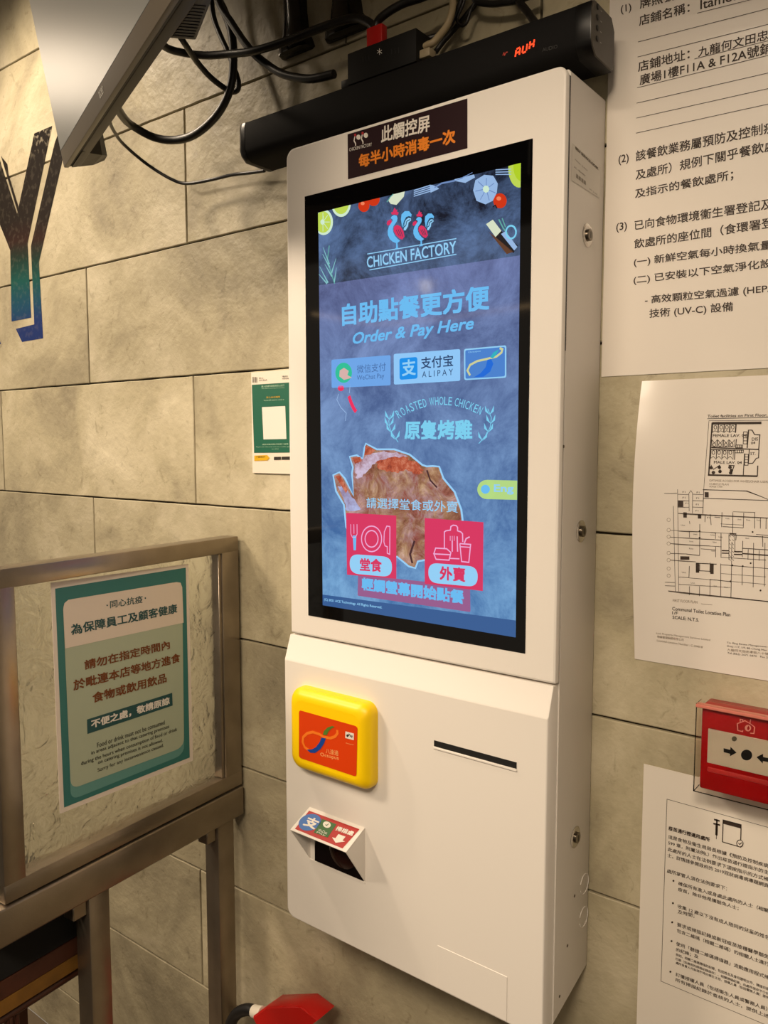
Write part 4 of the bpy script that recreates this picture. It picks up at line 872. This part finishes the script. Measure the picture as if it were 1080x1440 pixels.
V_ = [((285, 485), (285, 545)), ((390, 410), (388, 730)), ((285, 650), (285, 660)), ((495, 310), (505, 420)), ((615, 290), (610, 440)), ((725, 290), (722, 500)), ((835, 295), (830, 450)), ((945, 290), (945, 455)), ((1005, 340), (1003, 455)), ((1062, 345), (1060, 460)), ((550, 495), (548, 560)), ((605, 500), (605, 740)), ((685, 515), (685, 770)), ((715, 590), (710, 770)), ((745, 520), (745, 690)), ((825, 580), (820, 745)), ((712, 780), (705, 1150)), ((602, 810), (602, 1145)), ((495, 970), (492, 1140)), ((285, 835), (280, 950)), ((820, 840), (818, 1030)), ((935, 600), (930, 1050)), ((1050, 600), (1045, 1040)), ((550, 640), (550, 745)), ((285, 1040), (285, 1130)), ((388, 1040), (386, 1140)), ((1025, 530), (1028, 640)), ((880, 665), (878, 770)), ((992, 675), (990, 780)), ((285, 380), (290, 410)), ((445, 320), (442, 390)), ((760, 520), (755, 575)), ((495, 800), (492, 900)), ((390, 810), (388, 880))]
for a, b in V_: fl(ZG, (a, b), .0008)
for i, y in enumerate((365, 468, 535, 605, 700, 772, 858, 930)):
    x_, y_ = ZG(85-i*.5, y); g.ring(PN2, x_, y_, 2.2, 2.5, .0005, INKG, dd, n=12)
for (x, y) in ((670, 352), (790, 362), (880, 368), (985, 370), (305, 585), (305, 658), (540, 592), (345, 512), (520, 520), (545, 1035), (655, 1048), (320, 1005), (230, 898), (525, 680), (222, 420), (870, 552), (600, 540)): ft(ZG, 'Unit', (x-20, y+7), (x+20, y+9), (x-20, y-7))
for (x, y) in ((720, 828), (825, 836), (925, 490), (388, 482), (388, 548), (700, 990), (905, 806), (1005, 1082)): x_, y_ = ZG(x, y); g.ell(PN2, x_, y_, 1.3, 1.3, INKB, dd, n=8)
for x in (690, 720):
    for y in range(525, 780, 40): fl(ZG, ((x, y), (x+14, y+16)), .0006)
ft(ZC, 'FIRST FLOOR PLAN', (280, 96), (485, 112), (280, 74), INKG); fl(ZC, ((515, 114), (610, 124)), .0006, INKG)
ft(ZC, 'Communal Toilet Location Plan', (274, 168), (762, 222), (275, 138), b=.014); ft(ZC, '1/F', (274, 202), (322, 206), (275, 176), b=.014); ft(ZC, 'SCALE: N.T.S.', (276, 240), (498, 266), (277, 212), b=.014)
ft(ZC, 'Link Property Management Services Limited', (142, 372), (592, 432), (143, 352), INKG); ft(ZC, '物業管理服務有限公司', (148, 400), (368, 430), (149, 378), INKG); ft(ZC, 'Licensed Location Number : C-304018', (146, 430), (528, 490), (147, 412), INKG)
ft(ZC, 'Tin Ping Estate Management Office', (732, 452), (1150, 496), (733, 434)); ft(ZC, 'Shop 117, 1/F, 80 Chung Hau Street', (734, 482), (1150, 526), (735, 462)); ft(ZC, '九龍何文田忠孝街八十號地下', (736, 512), (1150, 556), (737, 490), INKG); ft(ZC, 'Tel (852) 2671 5872   Fax 2672 8', (736, 540), (1150, 588), (737, 520))
g.build('plan_print', n2)

# vaccine-pass notice at the lower right
PN3 = wallplane(-.0012)
n3t = WALL.p(906.5, 1074).z
n3 = sheet('paper_notice', ((WALL.p(905, 1100).x, 0.62), (0.70, n3t)), -.0004, -.0012, PAPER2, 'plain white boxed notice with bullet points under the red fire call point', 'notice')
g = G(); ZV = zz(920, 1120, 6.75); ZW = zz(920, 1270, 6.75)
def vt(fn, t, BL, BR, TL, b=0.0, m=INKB): g.text(PN3, t, fn(*BL), fn(*BR), fn(*TL), m, dd, b, 0, 2)
g.line(PN3, [ZV(1200, 326), ZV(122, 25), ZW(65, 740), ZW(1200, 1212)], .0007, INKB, dd)
vt(ZV, '疫苗通行證適用處所', (135, 318), (527, 431), (137, 277), .03)
for t, BL, BR, TL in (('這是食物及衞生局局長根據《預防及控制疾病', (133, 398), (1085, 680), (135, 360)), ('599 章，附屬法例L）作出疫苗通行證指示的主', (132, 456), (1085, 742), (134, 418)), ('此處所的人士在法例要求下須按指示的方式掃', (128, 516), (1085, 808), (130, 478)), ('士。詳情請參閱政府的 2019冠狀病毒病專題網頁', (126, 574), (1085, 868), (128, 536)), ('處所掌管人須在法例要求下：', (120, 722), (690, 895), (122, 684)), ('確保所有進入或身處此處所的人士（相關', (228, 842), (1085, 1105), (230, 804)), ('疫苗，除非他是獲豁免人士；', (226, 898), (800, 1082), (228, 860))): vt(ZV, t, BL, BR, TL, .01)
for t, BL, BR, TL in (('收集 12 歲以下沒有成人陪同的兒童的姓名', (222, 44), (1090, 348), (224, 6)), ('及時間；', (224, 100), (382, 142), (226, 60)), ('要求或掃描記錄或新冠疫苗接種醫學豁免', (217, 218), (1090, 532), (219, 180)), ('包含二維碼（相關二維碼）的相關人士進行', (214, 276), (1090, 602), (216, 238)), ('使用「驗證二維碼掃描器」流動應用程式掃', (208, 400), (1090, 728), (210, 362)), ('的紀錄；及', (207, 458), (420, 530), (208, 420)), ('例如，相關二維碼掃描的紀錄，包括姓名及身份證明文件、掃描日期', (206, 500), (1090, 832), (207, 472)), ('日期（如適用的掃描紀錄保存）。相關掃描紀錄，由處所保存不少於', (205, 540), (1090, 876), (206, 514)), ('處所負責人可能須不時向衞生主任、授權人員（包括警務人員）提供', (205, 576), (1090, 912), (206, 550)), ('訂獲授權人員（包括衞生人員或警務人員）', (203, 692), (1072, 1024), (205, 655)), ('所有掃描紀錄於查核的人士，提供上述', (200, 742), (1090, 1096), (202, 706))): vt(ZW, t, BL, BR, TL, .01)
for fn, x, y in ((ZV, 183, 800), (ZV, 178, 1012), (ZW, 171, 181), (ZW, 165, 360), (ZW, 154, 650)): x_, y_ = fn(x, y); g.ell(PN3, x_, y_, 1.4, 1.5, INKB, dd, n=10)
# syringe and phone pictograms
g.line(PN3, [ZV(596, 215), ZV(590, 405)], .0009, INKB, dd); g.poly(PN3, [ZV(582, 270), ZV(606, 276), ZV(602, 372), ZV(580, 366)], INKB, dd); g.line(PN3, [ZV(568, 218), ZV(622, 232)], .0026, INKB, dd); g.line(PN3, [ZV(562, 256), ZV(626, 272)], .0026, INKB, dd); g.line(PN3, [ZV(596, 215), ZV(594, 270)], .0022, INKB, dd)
g.line(PN3, [ZV(655, 222), ZV(825, 268), ZV(820, 480), ZV(648, 430)], .0014, INKB, dd, close=True); g.poly(PN3, [ZV(655, 220), ZV(825, 266), ZV(824, 304), ZV(654, 258)], INKB, dd)
x_, y_ = ZV(814, 444); g.ell(PN3, x_, y_, 4.6, 5, PAPER2, dd*1.5); g.ring(PN3, x_, y_, 4.4, 4.8, .0012, INKB, dd*2); g.line(PN3, [ZV(800, 440), ZV(812, 454), ZV(832, 436)], .0012, INKB, dd*2)
g.build('notice_print', n3)

# fire-alarm call point
CP = thing('fire_call_point', 'red wall-mounted fire alarm call point with clear cover at the right edge', 'fire alarm', (0.507, -.003, 1.28))
FR = mat('call_point_red', (156, 10, 14), 0.25, spec=0.5); CPY = -.0445
s = S(); s.box((0.4530, CPY, 1.2875), (0.5690, -.003, 1.4135), .003, 2); s.build('body', FR, CP)
PC = wallplane(CPY-.0002); ZQ = zz(900, 960, 6.0)
pz1 = PC.p(*ZQ(575, 385)).z; pz0 = PC.p(*ZQ(570, 672)).z; px0 = PC.p(*ZQ(572, 520)).x; pcx = PC.p(*ZQ(900, 610)).x
s = S(); s.box((px0, CPY-.0012, pz0), (2*pcx-px0, CPY+.001, pz1), .0006, 1); pn = s.build('press_panel', mat('panel_cream', (214, 204, 184), 0.4), CP)
PP = wallplane(CPY-.0013)
g = G(); KB = mat('print_black', (16, 14, 13), .5)
g.ell(PP, *ZQ(900, 610), 7.9, 7.6, KB, .0003, .2)
g.poly(PP, [ZQ(*p) for p in ((706, 552), (762, 566), (764, 540), (815, 590), (760, 620), (761, 600), (706, 585))], KB, .0003)
cxp = pcx
pts = [PP.p(*ZQ(*p), .0003) for p in ((706, 552), (762, 566), (764, 540), (815, 590), (760, 620), (761, 600), (706, 585))]
g.tri([(2*pcx-p.x, p.y, p.z) for p in pts], [tuple(range(7))], KB)
g.build('press_print', pn)
g = G(); g.ell(PP, *ZQ(796, 473), 3.6, 3.6, mat('led_window', (96, 92, 70), .3), .0004); g.build('indicator', pn)
g = G(); HP = mat('print_pink', (226, 150, 136), .5); PB = wallplane(CPY)
g.line(PB, [ZQ(*p) for p in ((868, 402), (866, 412), (826, 402), (822, 345), (886, 320), (935, 348), (968, 374), (962, 428), (930, 425))], .0012, HP, .0004)
g.line(PB, [ZQ(*p) for p in ((846, 330), (846, 308), (868, 312), (868, 324))], .0010, HP, .0004); g.ell(PB, *ZQ(912, 382), 4.4, 4.6, HP, .0005); g.line(PB, [ZQ(928, 345), ZQ(934, 308)], .0012, HP, .0004); g.poly(PB, [ZQ(905, 378), ZQ(918, 360), ZQ(928, 384), ZQ(918, 400), ZQ(906, 395)], FR, .0007)
g.build('house_symbol', CP)
def clear_mat():
    m = bpy.data.materials.new('clear_plastic'); m.use_nodes = True; p = m.node_tree.nodes['Principled BSDF']
    p.inputs['Base Color'].default_value = (1, .97, .93, 1); p.inputs['Transmission Weight'].default_value = 1.0; p.inputs['Roughness'].default_value = 0.02; p.inputs['IOR'].default_value = 1.06
    return m
CL = clear_mat()
s = S(); x0, x1, y1, y0, z0, z1 = 0.4465, 0.5760, CPY+.020, CPY-.0075, 1.2830, 1.4160; t = .0014
s.box((x0, y0, z0), (x1, y0+t, z1), .0003, 1); s.box((x0, y0+t, z0), (x0+t, y1, z1)); s.box((x0, y0+t, z0), (x1, y1, z0+t)); s.build('clear_cover', CL, CP)
s = S(); s.box((x0, CPY-.0085, 1.4105), (x1, CPY+.004, 1.4155), .001, 1); s.build('cover_hinge', mat('clear_edge_highlight', (206, 120, 104), .2), CP)  # hinge strip's pale colour carries the highlight along the cover's top edge
s = S(); s.box((0.4640, CPY-.0012, pz0-.0135), (0.5690, CPY+.001, pz0-.0065), .001, 1); s.build('tag_strip', mat('call_point_strip', (176, 44, 42), .3), CP)

# ------------------------------------------------------------------ green code poster left of the kiosk
PG = wallplane(-.0060); PGW = wallplane(-.0060)
gx_l = PG.p(354, 600).x; gx_r = PG.p(402, 600).x+.045; gz_t = PG.p(352, 524).z; gz_b = PG.p(357, 665).z
gp = sheet('code_poster', ((gx_l, gz_b), (gx_r, gz_t)), -.0005, -.0055, mat('poster_board', (226, 216, 200), .5), 'small white-bordered green poster on the tiles beside the kiosk left edge', 'poster')
g = G(); ZK = zz(350, 515, 9.29); GG = mat('poster_green', (20, 92, 70), .45); GY = mat('poster_yellow', (214, 166, 16), .45); GL = mat('print_pale_green', (168, 200, 170), .5); KD = mat('print_dark', (40, 34, 30), .5)
def kk(*L): return [ZK(*p) for p in L]
g.poly(PG, kk((38, 243), (620, 206), (620, 1128), (68, 1132)), GG); g.poly(PG, kk((172, 535), (475, 520), (492, 950), (192, 956)), mat('print_white', (226, 220, 210)), .0003)
g.text(PG, '進入此場所請使用安心出行', ZK(165, 278), ZK(465, 262), ZK(165, 252), GL, .0003, .01); g.text(PG, 'Scan before entering the premises', ZK(168, 300), ZK(466, 288), ZK(168, 286), GL, .0003)
g.text(PG, '安心出行場所', ZK(230, 420), ZK(410, 412), ZK(230, 396), GY, .0003); g.text(PG, 'Venue QR code for check in', ZK(195, 458), ZK(460, 446), ZK(195, 438), GL, .0003)
g.text(PG, '請使用應用程式掃描二維碼', ZK(178, 1032), ZK(515, 1026), ZK(178, 1012), GL, .0003, .01); g.text(PG, 'Please scan the code with the mobile app', ZK(95, 1064), ZK(530, 1060), ZK(95, 1048), GL, .0003); g.text(PG, 'on entry', ZK(300, 1092), ZK(390, 1090), ZK(300, 1076), GL, .0003)
for x, w in ((55, .0022), (75, .0012), (90, .0016), (104, .0010)): g.line(PG, kk((x, 140), (x+1, 215)), w, KD, .0003)
g.text(PG, '安心', ZK(132, 168), ZK(190, 164), ZK(132, 146), KD, .0003); g.text(PG, '出行程式', ZK(132, 196), ZK(238, 190), ZK(132, 176), KD, .0003); g.text(PG, '場所', ZK(432, 148), ZK(510, 144), ZK(432, 122), KD, .0003); g.text(PG, 'venue', ZK(432, 172), ZK(522, 168), ZK(432, 156), KD, .0003)
g.poly(PG, kk((72, 1168), (240, 1160), (272, 1196), (242, 1232), (72, 1236)), GY, .0003); g.text(PG, '下載程式', ZK(92, 1198), ZK(215, 1194), ZK(92, 1174), KD, .0005); g.poly(PG, kk((328, 1184), (420, 1182), (420, 1222), (328, 1226)), KD, .0003); g.poly(PG, kk((428, 1182), (580, 1178), (580, 1222), (428, 1222)), KD, .0003)
g.build('poster_print', gp)

# ------------------------------------------------------------------ stainless stand with textured glass
th = math.radians(4.6); dv = Vector((-math.sin(th), math.cos(th), 0)); nv = Vector((dv.y, -dv.x, 0)); P0 = WALL.p(334, 950)
P0 = wallplane(-.02).p(334, 950); P0.z = 0
def sf(a, b, z): return P0+dv*a+nv*b+Vector((0, 0, z))
STEEL = mat('brushed_steel', (150, 138, 122), 0.30, metal=0.9, noise=.12, nscale=14, bump=.06, bscale=350)
ST = thing('steel_stand', 'brushed steel stand with a framed textured glass panel at the lower left', 'stand', sf(-.29, -.02, 0))
TW = .040; zt, zb2 = 1.586, 1.008; sl, sr = -.5755, .010
for nm, a, b in (('frame_rail', (sl, -TW, zt-.034), (sr, 0, zt)), ('frame_rail', (sl, -TW, zb2), (sr, 0, zb2+.034)), ('frame_post', (sl, -TW+.0003, zb2+.0002), (sl+.041, -.0003, zt-.0002)), ('frame_post', (sr-.052, -TW+.0003, zb2+.0002), (sr, -.0003, zt-.0002))):
    s = S(); s.obox(sf, a, b, .0022, 2); s.build(nm, STEEL, ST)
s = S(); s.obox(sf, (sl-.020, -.060, .937), (sr+.001, .004, 1.0045), .004, 3); s.build('apron', STEEL, ST)
PSG = Plane(sf(0, 0, 0), nv)
def s_of(x, y): return (PSG.p(x, y)-P0).dot(dv)
l1a, l1b = s_of(129, 1330), s_of(158, 1330); l2a, l2b = s_of(311, 1300), s_of(333, 1300)
for a, b in ((l1a, l1b), (l2a, min(l2b, .012))):
    s = S(); s.obox(sf, (a, -.046, 0.0), (b, -.004, .938), .002, 2); s.build('leg', STEEL, ST)
s = S(); s.obox(sf, (l2a-.028, -.04, .902), (l2a, -.01, .938), .002, 1); s.build('corner_gusset', STEEL, ST)
s = S(); s.obox(sf, (l1a-.030, -.04, .902), (l1a, -.01, .938), .002, 1); s.build('corner_gusset', STEEL, ST)
def hammered():
    m = bpy.data.materials.new('textured_glass'); m.use_nodes = True; nt = m.node_tree; p = nt.nodes['Principled BSDF']; N = nt.nodes.new; Lk = nt.links.new
    p.inputs['Base Color'].default_value = (.96, .97, .94, 1); p.inputs['Roughness'].default_value = 0.05; p.inputs['IOR'].default_value = 1.25; p.inputs['Transmission Weight'].default_value = 1.0
    tc = N('ShaderNodeTexCoord'); n = N('ShaderNodeTexNoise'); n.inputs['Scale'].default_value = 24; n.inputs['Detail'].default_value = 2.5; n.inputs['Distortion'].default_value = 1.2; Lk(tc.outputs['Object'], n.inputs['Vector'])
    b = N('ShaderNodeBump'); b.inputs['Strength'].default_value = 0.8; b.inputs['Distance'].default_value = .012; Lk(n.outputs['Fac'], b.inputs['Height']); Lk(b.outputs[0], p.inputs['Normal'])
    # lets lamp light through the clear pane
    tr = N('ShaderNodeBsdfTransparent'); tr.inputs[0].default_value = (.96, .97, .94, 1); mx = N('ShaderNodeMixShader'); mx.inputs[0].default_value = 0.25
    out = nt.nodes['Material Output']; Lk(p.outputs[0], mx.inputs[1]); Lk(tr.outputs[0], mx.inputs[2]); Lk(mx.outputs[0], out.inputs['Surface']); return m
s = S(); s.obox(sf, (sl+.036, -.022, zb2+.030), (sr-.046, -.014, zt-.030)); s.build('glass_pane', hammered(), ST, smooth=False)
s = S(); s.obox(sf, (sr-.060, -.030, zb2+.034), (sr-.052, -.004, zt-.034), .001, 1); s.build('glazing_bead', STEEL, ST)

# notice stuck on the glass
PGL = Plane(sf(0, -.0125, 0), nv); Zs = zz(0, 740, 2.7); Zt1 = zz(90, 820, 6.0); Zt2 = zz(90, 950, 6.0)
c_ = [PGL.p(*Zs(*p)) for p in ((193, 215), (715, 143), (733, 890), (228, 1092))]
bm = bmesh.new(); vf = [bm.verts.new(p) for p in c_]; vb = [bm.verts.new(p-nv*.0010) for p in c_]
bm.faces.new(vf); bm.faces.new(vb[::-1])
for i in range(4): bm.faces.new((vf[i], vf[(i+1) % 4], vb[(i+1) % 4], vb[i]))
bmesh.ops.recalc_face_normals(bm, faces=bm.faces)
me = bpy.data.meshes.new('hygiene_notice'); bm.to_mesh(me); bm.free(); me.materials.append(mat('notice_paper', (222, 210, 196), .5))
hn = link('hygiene_notice', me, None, (c_[2]+c_[3])/2); tag(hn, 'teal-bordered bilingual hygiene notice stuck on the textured glass panel', 'notice')
g = G(); TG = mat('notice_teal', (44, 112, 108), .5); TM = mat('notice_mint', (168, 178, 154), .5); TS = mat('notice_mid_teal', (92, 146, 140), .5); TP = mat('notice_cream', (218, 204, 188), .5); TI = mat('ink_teal', (24, 74, 76), .5); TB = mat('ink_brown', (112, 56, 12), .5); TK = mat('ink_black', (44, 40, 32), .5)
def sp(*L): return [Zs(*p) for p in L]
g.poly(PGL, sp((209, 237), (705, 157), (720, 878), (243, 1068)), TG, .0003)
g.poly(PGL, rpx(sp((240, 300), (690, 208), (699, 866), (268, 1040)), .08), TS, .0006)
g.poly(PGL, rpx(sp((237, 282), (690, 208), (698, 838), (268, 998)), .08), TM, .0009)
g.poly(PGL, [Zs(*p) for p in ((246, 464), (238.5, 315), (243, 292), (258, 279), (668, 212), (684, 214), (690.5, 232), (695.5, 366))], TP, .0012)
g.text(PGL, '同心抗疫', Zt1(385, 213), Zt1(660, 165), Zt1(383, 148), TI, .0015, .012); g.ell(PGL, *Zt1(360, 187), 1, 1.2, TI, .0015); g.ell(PGL, *Zt1(682, 126), 1, 1.2, TI, .0015)
g.text(PGL, '為保障員工及顧客健康', Zt1(57, 440), Zt1(953, 250), Zt1(50, 350), TI, .0015, .022)
g.text(PGL, '請勿在指定時間內', Zt1(172, 733), Zt1(890, 553), Zt1(166, 650), TB, .0015, .022)
g.text(PGL, '於毗連本店等地方進食', Zt2(77, 128), Zt1(978, 664), Zt2(73, 38), TB, .0015, .022)
g.text(PGL, '食物或飲用飲品', Zt2(238, 234), Zt2(862, 55), Zt2(234, 146), TB, .0015, .022)
g.poly(PGL, [Zt2(190, 370), Zt2(909, 145), Zt2(913, 252), Zt2(194, 492)], TI, .0013)
g.text(PGL, '不便之處，敬請原諒', Zt2(226, 448), Zt2(888, 242), Zt2(222, 376), HW, .0017, .03)
for t, BL, BR, h in (('Food or drink must not be consumed', (276, 608), (846, 410), 40), ('in areas adjacent to that catering premises', (228, 676), (884, 448), 40), ('during the hours when consumption of food or drink', (142, 768), (950, 474), 44), ('on catering premises is not allowed.', (284, 756), (830, 566), 40), ('Sorry for any inconvenience caused.', (280, 822), (838, 606), 40)):
    g.text(PGL, t, Zt2(*BL), Zt2(*BR), Zt2(BL[0]-2, BL[1]-h), TK, .0014, .004)
g.build('notice_print', hn)

# ------------------------------------------------------------------ rack under the stand
RK = thing('storage_rack', 'dark wooden storage rack with black back panel half hidden under the steel stand', 'rack', sf(-.6, -.2, 0))
PRK = Plane(sf(0, -.062, 0), nv)
def zr(x, y): return PRK.p(x, y).z
a0, a1 = -1.15, l1a+.030
z1 = (zr(0, 1375)+zr(111, 1321))/2; z2 = (zr(0, 1401)+zr(112.6, 1346))/2; z3 = (zr(0, 1423)+zr(114, 1367))/2; z4 = (zr(0, 1432)+zr(114, 1380))/2
s = S(); s.obox(sf, (a0, -.30, z1), (a1, -.062, .93), .002, 1); s.build('back_panel', mat('void_black', (4, 4, 4), .9), RK)
s = S(); s.obox(sf, (a0, -.30, z2), (a1, -.062, z1-.0008), .001, 1); s.build('upper_board', mat('wood_brown', (70, 34, 18), .6, noise=.3, nscale=20), RK)
s = S(); s.obox(sf, (a0, -.30, z3), (a1, -.062, z2-.0008), .001, 1); s.build('lower_board', mat('wood_ochre', (122, 84, 26), .6, noise=.3, nscale=20), RK)
s = S(); s.tube([sf(a0, -.075, z4+.002), sf(a1, -.075, z4+.002)], .0085, 12, smooth=False); s.build('hand_rail', mat('rail_brown', (66, 34, 22), .4), RK)
for px in (16, 30):
    sp_ = (PRK.p(px, 1436)-P0).dot(dv); s = S(); s.tube([sf(sp_, -.075, 0.0), sf(sp_, -.075, z4)], .0042, 10, smooth=False); s.build('baluster', mat('rail_brown', (66, 34, 22), .4), RK)
s = S(); s.obox(sf, (a1-.035, -.30, 0), (a1, -.265, z3), .001, 1); s.build('rack_leg', mat('wood_brown', (70, 34, 18), .6), RK)

# ------------------------------------------------------------------ fire extinguisher
PFE = wallplane(-.085); ZE = zz(300, 1340, 5.4)
head = [PFE.p(*ZE(*p)) for p in ((365, 432), (470, 360), (730, 355), (862, 455), (765, 528), (735, 500), (690, 482), (640, 498), (640, 545), (430, 560), (420, 515), (385, 470))]
fx = sum(p.x for p in head)/len(head)+.02
FE = thing('fire_extinguisher', 'red fire extinguisher with black hose standing by the wall under the kiosk', 'extinguisher', (fx, -.085, 0))
FRD = mat('extinguisher_red', (186, 14, 10), .28, spec=.5)
s = S(); s.loft([[(fx+(p.x-fx)*k, y, p.z-dz) for p in head] for y, k, dz in ((-.112, .97, .002), (-.108, 1, 0), (-.062, 1, 0), (-.058, .97, .002))]); s.build('lever', FRD, FE)
hz = min(p.z for p in head)
s = S(); s.lathe([(.070, 0), (.075, .006), (.075, hz-.12), (.068, hz-.085), (.045, hz-.055), (.022, hz-.045), (.020, hz-.012), (.012, hz+.004)], (fx, -.085, .0), n=36); s.build('cylinder', FRD, FE)
s = S(); s.lathe([(.023, 0), (.024, .004), (.024, .028), (.018, .032)], (fx, -.085, hz-.030), n=20); s.build('valve', mat('brass', (170, 130, 60), .3, metal=1), FE)
f0 = PFE.p(*ZE(375, 462)); f1 = PFE.p(*ZE(308, 442))
s = S(); s.tube([f0, f1], .0150, 16, smooth=False, r1=.0135); s.build('hose_ferrule', mat('ferrule_white', (222, 214, 198), .4), FE)
hp = [PFE.p(*ZE(*p)) for p in ((315, 444), (262, 430), (195, 450), (150, 500), (125, 570), (118, 660))]; hp += [Vector((hp[-1].x+.005, -.085, hp[-1].z-.15)), Vector((hp[-1].x+.03, -.085, hp[-1].z-.26))]
s = S(); s.tube(hp, .0128, 14); s.build('hose', mat('hose_rubber', (14, 13, 13), .45), FE)
s = S(); s.box((fx-.012, -.116, hz+.008), (fx+.010, -.1125, hz+.030), .001, 1); s.build('safety_pin', mat('pin_yellow', (190, 160, 20), .4), FE)

# ------------------------------------------------------------------ lamps across the shop, mirrored in the kiosk glass
s = S(); s.tube([(-3.75, -4.0, 2.85), (-3.37, -4.0, 2.765), (-3.04, -4.0, 2.705), (-2.7, -4.0, 2.695), (-2.375, -4.0, 2.698), (-1.72, -4.0, 2.715)], .014, 8)
tag(s.build('cove_light', mat('tube_glow', (255, 225, 180), .5, emit=(255, 214, 160), es=2.2), base=(-2.7, -4.0, 2.70)), 'long warm light tube across the shop, mirrored in the kiosk glass', 'lamp')
PL_ = thing('pendant_lamp', 'round pendant lamp across the shop, mirrored above the headline on the kiosk screen', 'lamp', (-2.63, -4.0, 2.9))
s = S(); s.lathe([(.03, .10), (.20, .02), (.23, -.005), (.21, -.008), (.03, .06)], (-2.63, -4.0, 2.95), n=28); s.build('shade', mat('shade_white', (226, 214, 190), .6), PL_)
s = S(); s.lathe([(.001, -.055), (.035, -.045), (.045, 0), (.035, .035), (.02, .05)], (-2.63, -4.0, 2.945), n=16); s.build('bulb', mat('bulb_glow', (255, 240, 210), .5, emit=(255, 240, 205), es=6), PL_)
s = S(); s.tube([(-2.63, -4.0, 3.04), (-2.63, -4.0, 3.42)], .006, 8, smooth=False); s.build('cord', BLACK, PL_)
